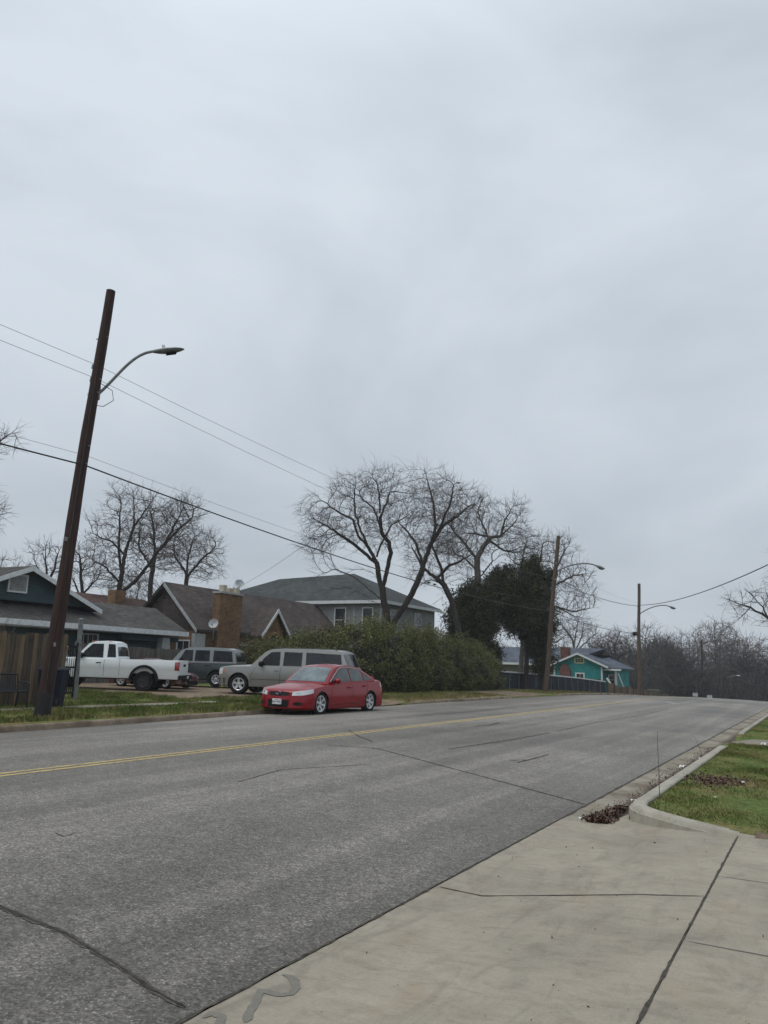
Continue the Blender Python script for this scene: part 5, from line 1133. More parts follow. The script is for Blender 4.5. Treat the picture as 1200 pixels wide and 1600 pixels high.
board_fence('board_fence', 'weathered brown vertical-board fence behind the bench at the far left', (-19.0, 5.0), (-19.0, 15.3), lambda u: 1.80 + .10*u, .14, M['fencewood'], seed=2)
board_fence('board_fence', 'sagging grey board fence behind the bed of the white pickup', (-30.2, 24.7), (-29.0, 33.4), lambda u: 1.85 - .15*math.sin(u*3), .12, M['fencegrey'], seed=3)
board_fence('board_fence', 'dark navy fence with a white cap rail in front of the turquoise house', (-20.3, 51.5), (-19.2, 80.5), 1.16, .3, M['fencenavy'], cap='whitetrim', posts=1.8, seed=4, jit=.0, gap=.002, front=True)
board_fence('board_fence', 'low rough brown wooden fence falling away right of the navy fence', (-19.1, 80.8), (-19.0, 130), lambda u: 1.05 + .1*math.sin(u*40), .16, M['fencewood'], seed=5, posts=3, jit=.08, postm='bark', front=True)

# steel gate post with the end of a gate, bench and bin
t = tag(empty('gate_post', (-20.19, 16.66, float(gz(-20.2, 16.7)))), 'grey steel post standing in the lawn before the white pickup cab', 'post')
MB().tube([(0, 0, -.1), (-.04, -.05, 2.45)], .075, 12).build('post_tube', M['galvold'], t, 40); MB().lathe([(.078, 0), (.08, .03), (.04, .07), (.005, .08)], 12, 'z', (-.04, -.05, 2.43)).build('post_cap', M['galvold'], t, 40)
t = tag(empty('metal_gate', (-19.6, 15.6, float(gz(-19.6, 15.6)))), 'narrow black metal gate standing open between the board fence and the steel post', 'gate')
fr = MB()
for p, q in (((0, 0, .1), (0, 0, 1.95)), ((-.35, .75, .1), (-.35, .75, 1.75)), ((0, 0, .25), (-.35, .75, .25)), ((0, 0, 1.0), (-.35, .75, 1.0)), ((0, 0, 1.7), (-.35, .75, 1.6))): fr.tube([p, q], .028, 8)
fr.build('gate_frame', M['black'], t, 40)
bs = MB()
for k in range(1, 6): u = k/6; bs.tube([(-.35*u, .75*u, .25), (-.35*u, .75*u, 1.68-.05*u)], .010, 6)
bs.build('gate_bars', M['black'], t, 40)
cc = MB()
for k in range(7): cc.tube([(-.05+.03*math.cos(k), .1+.03*math.sin(k*1.7), 1.15+.07*k), (-.12+.03*math.sin(k), .22, 1.2+.07*k)], .022, 6)
cc.build('chain', M['galv'], t, 40)
def bench():
    x, y = -18.35, 12.0; z = float(gz(x, y)); t = tag(empty('park_bench', (x, y, z), R(0)), 'dark slatted metal bench on the grass beside the left sidewalk', 'bench')
    y0, y1 = -1.15, 1.35
    s = MB()
    for k in range(34): yy = y0 + (y1-y0)*k/33; s.bar((.38, yy, .44), (-.02, yy, .42), .035, .012)
    s.build('seat', M['benchm'], t)
    MB().tube([(.40, y0, .43), (.40, y1, .43)], .025, 8).build('seat_edge', M['benchm'], t, 40)
    b = MB()
    for k in range(34): yy = y0 + (y1-y0)*k/33; b.bar((-.03, yy, .46), (-.14, yy, .84), .035, .012, (1, 0, 0))
    b.tube([(-.14, y0, .85), (-.14, y1, .85)], .022, 8); b.tube([(-.03, y0, .45), (-.03, y1, .45)], .022, 8); b.build('backrest', M['benchm'], t)
    for yy in (y0, y1):
        for xx, dx in ((.34, .06), (-.02, -.06)): MB().tube([(xx, yy, .43), (xx+dx, yy, -.02)], .024, 8).build('leg', M['benchm'], t, 40)
        MB().tube([(-.10, yy, .66), (.30, yy, .66), (.38, yy, .62), (.38, yy, .43)], .02, 8).build('armrest', M['benchm'], t, 40)
bench()
def bin_():
    x, y = -17.95, 14.05; z = float(gz(x, y)); t = tag(empty('trash_bin', (x, y, z), R(35)), 'dark navy square trash bin right behind the nearest utility pole', 'bin')
    MB().hexa([(-.24, -.26, 0), (.24, -.26, 0), (.24, .26, 0), (-.24, .26, 0), (-.31, -.33, .98), (.31, -.33, .98), (.31, .33, .98), (-.31, .33, .98)]).build('bin_body', M['canm'], t, 0, .02)
    MB().hexa([(-.34, -.36, .985), (.34, -.36, .985), (.34, .36, .985), (-.34, .36, .985), (-.30, -.32, 1.05), (.30, -.32, 1.05), (.30, .32, 1.05), (-.30, .32, 1.05)]).build('lid', M['canm'], t, 0, .015)
    for s in (-.25, .25): MB().lathe([(.0, -.03), (.12, -.03), (.12, .03), (.0, .03)], 16, 'x', (s, -.26, .12)).build('wheel', M['rubber'], t, 40)
bin_()

# ------------------------------------------------------------------ vehicles
def wheel_parts(r, wd, spokes, rim_r, rimmat, spw=.05, dual=0):
    ty = MB().lathe([(rim_r, -wd*.42), (rim_r+.02, -wd*.5), (r*.93, -wd*.5), (r, -wd*.36), (r, wd*.36), (r*.93, wd*.5), (rim_r+.02, wd*.5), (rim_r, wd*.42)], 32, 'y')
    rm = MB().lathe([(rim_r+.004, -wd*.44), (rim_r-.025, -wd*.40), (rim_r-.035, wd*.1), (rim_r-.03, wd*.36), (rim_r+.004, wd*.44), (rim_r-.012, wd*.45), (rim_r-.03, wd*.40)], 32, 'y')
    for k in range(spokes):
        a = 2*math.pi*k/spokes + .3; ca, sa = math.cos(a), math.sin(a)
        def Q(rr, tt, yy): return (rr*ca - tt*sa, yy, rr*sa + tt*ca)
        rm.hexa([Q(.03, -spw*.5, wd*.20), Q(.03, spw*.5, wd*.20), Q(.03, spw*.5, wd*.36), Q(.03, -spw*.5, wd*.36), Q(rim_r-.02, -spw*.75, wd*.28), Q(rim_r-.02, spw*.75, wd*.28), Q(rim_r-.02, spw*.75, wd*.43), Q(rim_r-.02, -spw*.75, wd*.43)])
    hb = MB().lathe([(0, wd*.44), (.045, wd*.44), (.06, wd*.38), (.06, wd*.1)], 16, 'y')
    dk = MB().lathe([(.0, wd*.08), (rim_r-.02, wd*.08), (rim_r-.02, wd*.02), (0, wd*.02)], 24, 'y')
    return [('tyre', ty, M['rubber']), ('rim', rm, rimmat), ('hub_cap', hb, rimmat), ('brake_disc', dk, M['darkalloy'])]
def vehicle(S):
    Lc, Wd, H = S['L'], S['W'], S['H']; hw = Wd/2; root = tag(empty('parked_car' if S['kind'] == 'car' else S['kind']), S['label'], S['cat'])
    fa, ra_ = S.get('fa', .55), S.get('ra', .4); nf = 14
    # outline (half), s from the front
    out = []
    for i in range(nf):
        tt = (i/nf)*math.pi/2; out.append((fa - fa*math.cos(tt)**(2/S.get('nf', 2.8)), hw*math.sin(tt)**(2/S.get('nf', 2.8))))
    ss = list(np.linspace(fa, Lc-ra_, 40))
    for wx in (S['fw'], S['rw']):
        for k in range(13): ss.append(wx - S['ar']*math.cos(math.pi*k/12))
    ss = sorted(ss)
    for s in ss: out.append((s, hw))
    for i in range(1, nf+1):
        tt = (1-i/nf)*math.pi/2; out.append((Lc - ra_ + ra_*math.cos(tt)**(2/S.get('nr', 3.2)), hw*math.sin(tt)**(2/S.get('nr', 3.2))))
    out = np.array(out); arc = np.concatenate([[0], np.cumsum(np.linalg.norm(np.diff(out, axis=0), axis=1))]); AH = arc[-1]
    shx, shz = zip(*S['sh']); cx_, cz_ = zip(*S['ce'])
    zsh = lambda s: float(np.interp(s, shx, shz)); zce = lambda s: float(np.interp(s, cx_, cz_))
    lv = S['lv']; LZ = [l[0] for l in lv] 
    def pt(a, z, off=0.):
        sg = 1 if a >= 0 else -1; a = abs(a); s = float(np.interp(a, arc, out[:, 0])); y = float(np.interp(a, arc, out[:, 1]))
        zz = min(z, zsh(s)); q = zz
        yf = float(np.interp(q, LZ, [l[1] for l in lv])); fp = float(np.interp(q, LZ, [l[2] for l in lv])); rp = float(np.interp(q, LZ, [l[3] for l in lv]))
        s2 = s + fp*max(0, 1 - s/1.0) - rp*max(0, 1 - (Lc-s)/.8)
        if off:
            a0, a1 = max(0, a-.02), min(AH, a+.02)
            t = np.array([np.interp(a1, arc, out[:, 0]) - np.interp(a0, arc, out[:, 0]), np.interp(a1, arc, out[:, 1]) - np.interp(a0, arc, out[:, 1])]); n = np.array([-t[1], t[0]]); n /= np.linalg.norm(n) + 1e-9
            s2 += n[0]*off; y += n[1]*off
        return (Lc/2 - s2, sg*y*yf, zz)
    # arches
    def archz(s, z):
        for wx in (S['fw'], S['rw']):
            d = s - wx
            if abs(d) < S['ar']: z = max(z, S['wz'] + math.sqrt(max(0, S['ar']**2 - d*d)))
        return z
    n = len(out); K = len(lv) + 1; mb = MB()
    rings = {}
    for sg in (1, -1):
        V = []
        for i in range(n):
            s = out[i, 0]
            for k in range(K):
                z = LZ[k] if k < len(lv) else 99
                if k == 0 or True: z = archz(s, z) if z < 99 else z
                p = pt(sg*arc[i] if arc[i] > 0 else sg*1e-6, z); V.append(p)
        rings[sg] = V
        F = [(i*K+k, (i+1)*K+k, (i+1)*K+k+1, i*K+k+1) for i in range(n-1) for k in range(K-1)]
        if sg > 0: F = [f[::-1] for f in F]
        mb.add(V, F)
    # upper surface
    nc = 12; V = []
    for i in range(n):
        a = rings[1][i*K+K-1]; b = rings[-1][i*K+K-1]; s = out[i, 0]; c = zce(s)
        for j in range(nc+1):
            q = 1 - 2*j/nc; y = a[1]*(1-j/nc) + b[1]*(j/nc); z = a[2] + max(0, c - a[2]) * (1 - abs(q)**3.0)
            V.append((a[0], y, z))
    bed = S.get('bed')
    F = []
    for i in range(n-1):
        sm = (out[i, 0]+out[i+1, 0])/2
        for j in range(nc):
            if bed and bed[0] < sm < bed[1] and 0 < j < nc-1: continue
            F.append((i*(nc+1)+j, (i+1)*(nc+1)+j, (i+1)*(nc+1)+j+1, i*(nc+1)+j+1))
    mb.add(V, F)
    me_o = mb.build('body', S['paint'], root, 38)
    import bmesh as bm_
    b_ = bm_.new(); b_.from_mesh(me_o.data); bm_.ops.remove_doubles(b_, verts=b_.verts, dist=.0008); bm_.ops.dissolve_degenerate(b_, edges=b_.edges, dist=.0005); bm_.ops.recalc_face_normals(b_, faces=b_.faces); b_.to_mesh(me_o.data); b_.free()
    me_o.data.polygons.foreach_set('use_smooth', [True]*len(me_o.data.polygons)); me_o.data.set_sharp_from_angle(angle=R(34))
    body = me_o
    if bed:
        i0, i1 = Lc/2-bed[0]-.03, Lc/2-bed[1]+.06; yi = hw*.86; zt, zb = S['bedz'], S['bedz']-.52; q = MB()
        q.box((i1, -yi, zb), (i0, yi, zb+.02)); q.box((i1-.04, -yi-.02, zb), (i1, yi+.02, zt-.01)); q.box((i0, -yi-.02, zb), (i0+.03, yi+.02, zt-.01))
        for s_ in (-1, 1): q.box((i1, min(s_*yi, s_*(yi+.03)), zb), (i0, max(s_*yi, s_*(yi+.03)), zt-.006))
        q.build('bed_liner', S['paint'], root)
    # underside and wheel wells
    u = MB(); u.box((-Lc/2+.25, -hw*.80, S['zs']-.04), (Lc/2-.3, hw*.80, S['zs']+.12)); u.build('underbody', M['black'], root)
    for wx in (S['fw'], S['rw']):
        x = Lc/2 - wx
        for sg in (1, -1):
            w_ = MB()
            pr = [(x + S['ar']*1.01*math.cos(t), S['wz'] + S['ar']*1.01*math.sin(t)) for t in np.linspace(-.35, math.pi+.35, 18)]
            V = [(a, sg*hw*.955, b) for a, b in pr] + [(a, sg*(hw-.42), b) for a, b in pr]; m_ = len(pr)
            w_.add(V, [(i, i+1, m_+i+1, m_+i) for i in range(m_-1)] + [tuple(range(m_, 2*m_))])
            w_.build('wheel_well', M['black'], root)
    if S.get('flare'):
        for wx in S['flare']:
            x = Lc/2 - wx
            for sg in (1, -1):
                f_ = MB()
                pr = [(math.cos(t), math.sin(t)) for t in np.linspace(-.05, math.pi+.05, 20)]
                V = []
                for a, b in pr:
                    for rr, yy in ((S['ar']-.01, hw*.99), (S['ar']-.01, hw+.05), (S['ar']+.07, hw+.05), (S['ar']+.10, hw*.985)): V.append((x+a*rr, sg*yy, S['wz']+b*rr))
                f_.add(V, [(i*4+k, (i+1)*4+k, (i+1)*4+k+1, i*4+k+1) for i in range(len(pr)-1) for k in range(3)])
                f_.build('wheel_arch_flare', M['black'], root, 40)
    # cabin
    g0, g1, g2, g3 = S['cab']; zB = S['belt']; hb, hr = S['hb'], S['hr']; zr_ = S['roof']     # roof: list (s,z) g0..g3
    rx, rz2 = zip(*zr_); zR = lambda s: float(np.interp(s, rx, rz2)); ZM = max(rz2)
    bx_, bz_ = zip(*zB); zb = lambda s: float(np.interp(s, bx_, bz_))
    def yside(z, s): b = zb(s); return hb + (hr-hb) * min(1.0, max(0, (z-b)/(ZM-b)))
    cs = sorted(set(list(np.linspace(g0, g3, 44)) + list(rx))); NV, NT_ = 5, 12; V = []
    bow = S.get('bow', .14)
    for s in cs:
        z1 = max(zR(s), zb(s)+.001)
        fb = max(0, 1 - (s-g0)/max(.2, g1-g0)) ; rb = max(0, 1-(g3-s)/max(.2, g3-g2))
        col = []
        for k in range(NV): z = zb(s) + (z1-zb(s))*k/NV; col.append((s + (fb*bow - rb*bow*.5), yside(z, s), z))
        ye = yside(z1, s); cr_ = .045
        for k in range(NT_+1):
            q = 1-2*k/NT_; col.append((s + (fb*bow - rb*bow*.5)*q*q, ye*q, z1 + cr_*(1-q*q)*min(1, (z1-zb(s))/.3)))
        for k in range(NV-1, -1, -1): z = zb(s) + (z1-zb(s))*k/NV; col.append((s + (fb*bow - rb*bow*.5), -yside(z, s), z))
        V += [(Lc/2-a, b, c) for a, b, c in col]
    m_ = 2*NV + NT_ + 1; mb = MB(); mb.add(V, [(i*m_+k, (i+1)*m_+k, (i+1)*m_+k+1, i*m_+k+1) for i in range(len(cs)-1) for k in range(m_-1)])
    mb.add([V[k] for k in range(m_)], [tuple(range(m_))]); mb.add([V[(len(cs)-1)*m_+k] for k in range(m_)], [tuple(range(m_))[::-1]])
    cb = mb.build('cabin_shell', S.get('cabpaint', S['paint']), root, 32)
    def top_patch(name, s0, s1, qm, m, parent, off=.009, qf=lambda s: 1.):
        V = []; A, B_ = 10, 12
        for i in range(A+1):
            s = s0 + (s1-s0)*i/A; z1 = zR(s); ye = yside(z1, s); fb = max(0, 1-(s-g0)/max(.2, g1-g0)); rb = max(0, 1-(g3-s)/max(.2, g3-g2))
            ds = .01; sl = (zR(s+ds)-zR(s-ds))/(2*ds); nn = math.hypot(1, sl)
            for k in range(B_+1):
                q = (1-2*k/B_)*qm*qf(s); V.append((Lc/2-(s + (fb*bow - rb*bow*.5)*q*q - sl/nn*off), ye*q, z1 + .045*(1-q*q)*min(1, (z1-zb(s))/.3) + off/nn))
        o = MB().add(V, [(i*(B_+1)+k, (i+1)*(B_+1)+k, (i+1)*(B_+1)+k+1, i*(B_+1)+k+1) for i in range(A) for k in range(B_)]).build(name, m, parent, 60); return o
    top_patch('windshield', g0+.07, g1-.06, .90, M[S.get('wsm', 'wshield')], root)
    top_patch('rear_window', g2+.06, g3-.08 if not S.get('upright') else g3-.02, .86, M[S.get('rgm', 'tint')], root)
    for sg in (1, -1):
        for poly in S['wins']:
            V = [(Lc/2-s, sg*(yside(z, s)+.006), z) for s, z in poly]; th = .006*sg
            MB().poly_prism(V if sg > 0 else V[::-1], (0, th, 0)).build('side_window', M[S.get('swm', 'tint')], root)
        if S.get('winline'):
            P_ = [(Lc/2-s, sg*(yside(z, s)+.012), z) for s, z in S['winline']]
            MB().tube(P_, .010, 5).build('window_trim', M[S.get('trimm', 'chrome')], root, 40)
        # mirror, handles, seams
        s, z = S['mir']; y = sg*(yside(z, s)+.13)
        mm = MB(); pr = [(-.09, .02), (-.06, .075), (0, .09), (.05, .085), (.075, .06)]; nn_ = 10; V = []
        for x, r_ in pr:
            for k in range(nn_): t = 2*math.pi*k/nn_; V.append((Lc/2-s-x*.9, y + math.cos(t)*r_*1.25*S.get('ms', 1), z + math.sin(t)*r_*.95*S.get('ms', 1)))
        mm.add(V, [(i*nn_+k, (i+1)*nn_+k, (i+1)*nn_+(k+1) % nn_, i*nn_+(k+1) % nn_) for i in range(len(pr)-1) for k in range(nn_)] + [tuple(range(nn_)), tuple(range((len(pr)-1)*nn_, len(pr)*nn_))[::-1]])
        mo = mm.build('side_mirror', S.get('mirm', S['paint']), root, 50); MB().bar((Lc/2-s+.0, sg*yside(z, s), z-.05), (Lc/2-s, y, z-.03), .05, .03).build('mirror_arm', M['black'], mo)
        for hx, hz in S['handles']: MB().box((Lc/2-hx-.10, min(sg*hw*.985, sg*(hw*.985+.035)), hz-.016), (Lc/2-hx+.10, max(sg*hw*.985, sg*(hw*.985+.035)), hz+.016)).build('door_handle', S.get('hm', S['paint']), root, 0, .006)
        sm = MB()
        for pl in S['seams']:
            for (a, b), (c, d) in zip(pl, pl[1:]):
                k_ = 6
                for i in range(k_):
                    z0_, z1_ = b+(d-b)*i/k_, b+(d-b)*(i+1)/k_; s0_, s1_ = a+(c-a)*i/k_, a+(c-a)*(i+1)/k_
                    def YY(s, z):
                        return hw*float(np.interp(z, LZ, [l[1] for l in lv])) + .0035 if z <= zsh(s) else None
                    y0_, y1_ = YY(s0_, z0_), YY(s1_, z1_)
                    if y0_ is None or y1_ is None: continue
                    p, q = (Lc/2-s0_, sg*y0_, z0_), (Lc/2-s1_, sg*y1_, z1_); wv = .006 if abs(d-b) > abs(c-a) else 0; hv_ = 0 if wv else .006
                    sm.add([(p[0]-wv, p[1], p[2]-hv_), (p[0]+wv, p[1], p[2]+hv_), (q[0]+wv, q[1], q[2]+hv_), (q[0]-wv, q[1], q[2]-hv_)], [(0, 1, 2, 3)])
        sm.build('door_seams', M['black'], root)
    # patches on the body skin: (name, material, a0, a1, [z lo at a0,a1], [z hi], off, both)
    for nm, m, a0, a1, zl, zh, off, both in S['patch']:
        for sg in ((1, -1) if both else (1,)):
            V = []; A, B_ = 10, 4
            for i in range(A+1):
                t = i/A; a = a0 + (a1-a0)*t; lo = float(np.interp(t, np.linspace(0, 1, len(zl)), zl)); hi = float(np.interp(t, np.linspace(0, 1, len(zh)), zh))
                for k in range(B_+1): 
                    z = lo + (hi-lo)*k/B_
                    aa = a if not both else a*sg
                    if nm.startswith('R:'): aa = (AH - abs(a)) * (1 if a >= 0 else -1) * (sg if both else 1)
                    V.append(pt(aa if abs(aa) > 1e-5 else 1e-5, z, off))
            MB().add(V, [(i*(B_+1)+k, (i+1)*(B_+1)+k, (i+1)*(B_+1)+k+1, i*(B_+1)+k+1) for i in range(A) for k in range(B_)]).build(nm.replace('R:', ''), m, root, 60)
    # wheels
    rimm = S.get('rimm', M['alloy']); parts = None; protos = {}
    for wx in (S['fw'], S['rw']):
        for sg in (1, -1):
            for dual in ((0, 1) if S.get('dual') and wx == S['rw'] else (0,)):
                yy = sg*(hw - S['ww']/2 - .03 - dual*.27) if not (S.get('dual') and wx == S['rw']) else sg*(hw + .02 - S['ww']/2 - dual*.26)
                wt = empty('wheel', (Lc/2-wx, yy, S['wr']), 0 if sg > 0 else math.pi); wt.parent = root; wt['label'] = 'wheel'; del wt['label']
                if not protos:
                    for nm, mb_, m in wheel_parts(S['wr'], S['ww'], S['spokes'], S['rim'], rimm, S.get('spw', .05)):
                        o = mb_.build(nm, m, wt, 40); protos[nm] = o
                else:
                    for nm, o in protos.items(): c = o.copy(); C.objects.link(c); c.parent = wt
    return root, pt, AH
def place(root, x, y, z, rz): root.location = (x, y, z); root.rotation_euler = (0, 0, rz)

# red sedan at the kerb
S = dict(kind='car', label='red four-door sedan parked at the left kerb facing the camera', cat='car', L=4.82, W=1.82, H=1.46, fa=.62, ra=.42, nf=2.5, nr=3.0,
    fw=.96, rw=3.80, ar=.365, wz=.325, wr=.335, ww=.215, rim=.235, spokes=6, spw=.055, zs=.2, paint=M['red'],
    sh=[(0, .655), (.1, .70), (.35, .745), (.8, .80), (1.3, .85), (2.2, .895), (3.4, .945), (4.2, .98), (4.82, .965)],
    ce=[(0, .68), (.1, .745), (.35, .81), (.8, .885), (1.25, .93), (1.6, .95), (3.9, .98), (4.25, 1.055), (4.7, 1.075), (4.82, 1.05)],
    lv=[(.17, .955, .04, .06), (.22, .985, -.03, .0), (.36, .995, -.02, -.01), (.50, 1.0, .0, .0), (.62, .995, .03, .01), (.74, .975, .07, .03), (.90, .935, .14, .06), (1.1, .90, .2, .1)],
    cab=(1.18, 1.98, 3.35, 4.28), belt=[(1.1, .86), (2., .90), (3.4, .95), (4.3, 1.0)], hb=.80, hr=.60,
    roof=[(1.18, .90), (1.45, 1.075), (1.75, 1.265), (1.98, 1.375), (2.2, 1.425), (2.6, 1.452), (3.0, 1.44), (3.35, 1.395), (3.65, 1.30), (4.0, 1.16), (4.28, 1.04)],
    wins=[[(1.62, .955), (2.66, .975), (2.66, 1.375), (2.35, 1.37), (2.14, 1.31)], [(2.73, .98), (3.46, 1.0), (3.44, 1.22), (3.30, 1.33), (2.73, 1.375)], [(3.52, 1.0), (3.95, 1.035), (3.82, 1.10), (3.50, 1.20)]],
    winline=[(1.50, .95), (2.12, 1.335), (2.35, 1.40), (2.8, 1.405), (3.3, 1.355), (3.7, 1.20), (4.0, 1.05)], swm='glass', mir=(1.78, .99), handles=[(2.50, .80), (3.42, .835)], rgm='glass',
    seams=[[(1.42, .30), (1.45, .62), (1.62, .86)], [(2.68, .28), (2.70, .89)], [(3.30, .30), (3.56, .62), (3.62, .93)], [(1.42, .30), (3.30, .30)]],
    patch=[('headlight', M['lens'], .46, 1.14, [.56, .58, .65], [.66, .735, .765], .007, True), ('grille', M['black'], -.36, .36, [.565, .545, .565], [.655, .668, .655], .008, False),
           ('lower_intake', M['black'], -.38, .38, [.24, .235, .24], [.44, .44, .44], .006, False), ('fog_light_recess', M['black'], .52, .80, [.30, .29, .31], [.37, .385, .37], .006, True),
           ('R:tail_light', M['redlens'], .42, 1.12, [.76, .77, .80], [.93, .95, .93], .008, True), ('R:trunk_seam', M['black'], -.7, .7, [.70, .70], [.71, .71], .004, False), ('lip', M['red'], -.75, .75, [.19, .185, .19], [.225, .22, .225], .02, False)])
CAR, PT, AH = vehicle(S)
def front_box(name, root, PT, L, y, z, w_, h_, m, fwd=.02, parent=None):
    p = PT(1e-5 if abs(y) < 1e-4 else y, z, .0); return MB().box((p[0]+.002, y-w_/2, z-h_/2), (p[0]+fwd, y+w_/2, z+h_/2)).build(name, m, parent or root, 0, .003)
pl = front_box('license_plate', CAR, PT, 4.82, 0, .385, .31, .155, M['platem'], .05)
ch = MB(); px = PT(1e-5, .385, 0)[0] + .052
GL = {'B': ['11', '12', '21', '22'], }
glyph = [[(0, 0, 0, 1), (0, 1, 1, 1), (0, .5, 1, .5), (1, 0, 1, 1), (0, 0, 1, 0)], [(0, 1, .5, .5), (1, 1, .5, .5), (.5, .5, .5, 0)], [(0, 0, 0, 1), (0, 1, 1, .5), (1, .5, 0, .5)], None, [(0, 0, 1, 0), (1, 0, 1, 1), (0, 1, 1, 1), (0, .5, 1, .5)], [(1, 0, 1, 1), (0, .5, 1, .5), (0, .5, 0, 1)], [(0, 0, 0, 1), (0, 0, 1, 0), (1, 0, 1, .5), (0, .5, 1, .5), (0, 1, 1, 1)]]
for k, gl in enumerate(glyph):
    if not gl: ch.box((px, -.005+.0, .375), (px+.002, .006, .385)); continue
    y0 = .125 - k*.0415
    for a, b, c, d in gl: ch.bar((px+.001, y0 - a*.026, .352 + b*.052), (px+.001, y0 - c*.026 - (1e-4), .352 + d*.052 + 1e-4), .007, .002, (1, 0, 0))
ch.box((px, -.06, .425), (px+.002, .06, .44)); ch.build('plate_characters', M['ink'], pl)
em = MB(); ex = PT(1e-5, .60, 0)[0] + .03
def ring(cy, cz, a, b, r=.006): em.tube([(ex, cy + a*math.cos(t), cz + b*math.sin(t)) for t in np.linspace(0, 2*math.pi, 25)], r, 5)
ring(0, .635, .08, .052); ring(0, .635, .028, .048); ring(0, .655, .052, .02); em.build('emblem', M['chrome'], CAR, 50)
gr = MB()
for z in (.56, .585, .61): gr.add([PT(a if abs(a) > 1e-4 else 1e-4, z + dz, .016) for a in np.linspace(-.34, .34, 9) for dz in (-.004, .004)], [(2*i, 2*i+2, 2*i+3, 2*i+1) for i in range(8)])
gr.build('grille_bars', M['darkalloy'], CAR)
for s_ in (-1, 1):
    V = [PT(s_*a, z, .014) for a, z in ((.56, .625), (.68, .62), (.70, .665), (.60, .67))]; MB().add(V, [(0, 1, 2, 3)]).build('headlight_reflector', M['chrome'], CAR)
MB().tube([(-1.9, -.6, 1.05), (-2.0, -.6, 1.12), (-2.0, .6, 1.12), (-1.9, .6, 1.05)], .02, 6).build('trunk_spoiler', M['red'], CAR, 40)
CAR.scale = (1.04, 1.04, 1.04)
place(CAR, -14.42, 21.85, .012, R(-90) - R(0.5))

# white pickup
S = dict(kind='pickup_truck', label='white single-cab long-bed pickup with black rear arch flare, parked nose away in the drive', cat='pickup truck', L=5.75, W=2.0, H=1.9, fa=.35, ra=.10, nf=3.5, nr=5,
    fw=.95, rw=4.35, ar=.50, wz=.44, wr=.40, ww=.27, rim=.225, spokes=8, spw=.06, zs=.5, paint=M['whitep'], rimm=M['darkalloy'],
    sh=[(0, 1.08), (.3, 1.16), (1.6, 1.20), (3.3, 1.22), (5.75, 1.235)], ce=[(0, 1.12), (.3, 1.22), (1.5, 1.26), (1.6, 1.23), (3.2, 1.23), (5.75, 1.245)],
    lv=[(.50, .96, .0, .0), (.56, .985, 0, 0), (.86, .99, 0, 0), (.88, 1.0, 0, 0), (1.05, 1.0, 0, 0), (1.2, .985, .02, 0), (1.26, .97, .04, 0)],
    cab=(1.45, 2.02, 3.1, 3.28), belt=[(1.4, 1.19), (3.3, 1.21)], hb=.93, hr=.76, bow=.12,
    roof=[(1.45, 1.24), (1.75, 1.56), (2.02, 1.80), (2.2, 1.865), (2.6, 1.89), (3.0, 1.875), (3.1, 1.83), (3.2, 1.55), (3.28, 1.24)],
    wins=[[(1.78, 1.27), (2.66, 1.27), (2.60, 1.80), (2.16, 1.79), (1.88, 1.50)], [(2.82, 1.29), (3.17, 1.29), (3.07, 1.79), (2.80, 1.80)]], upright=True, wsm='wshield', swm='tint',
    mir=(1.82, 1.33), ms=1.3, mirm=M['black'], handles=[(2.52, 1.07)], hm=M['black'], bed=(3.45, 5.66), bedz=1.225, flare=(4.35,),
    seams=[[(1.60, .56), (1.60, 1.17)], [(2.74, .56), (2.74, 1.19)], [(3.36, .54), (3.36, 1.20)]],
    patch=[('headlight', M['lens'], .55, 1.05, [.78, .80], [1.0, .98], .008, True), ('grille', M['black'], -.5, .5, [.75, .75], [1.02, 1.02], .008, False), ('R:tailgate_seam', M['black'], -.80, .80, [.56, .56], [.575, .575], .004, False),
           ('R:tail_light', M['redlens'], .90, 1.13, [.84, .84], [1.17, 1.17], .012, True)])
TR, PT, AH = vehicle(S)
bp = MB(); bp.box((-3.05, -.98, .50), (-2.87, .98, .66)); bp.box((-3.05, -.45, .40), (-2.9, .45, .50)); bp.build('rear_bumper', M['black'], TR, 0, .02)
MB().box((-2.905, -.20, 1.0), (-2.885, .20, 1.09)).build('tailgate_handle', M['black'], TR, 0, .01)
MB().box((-3.065, -.15, .53), (-3.052, .15, .63)).build('license_plate', M['platem'], TR)
for x in (.65, .02): MB().box((x-.01, .6, 1.885), (x+.12, .68, 1.91)).build('cab_marker_lamp', M['orangelens'], TR)
MB().tube([(.3, 1.003, .92), (.32, 1.003, .95), (.30, 1.003, .98)], .006, 5).build('small_badge', M['black'], TR)
fc = MB().lathe([(.085, .0), (.09, .004), (.08, .006)], 18, 'y', (-.82, .99, 1.03)); fc.build('fuel_door', M['whitep'], TR, 40)
TR.scale = (.97, .97, 1.0)
place(TR, -24.9, 22.3, .27, R(212))

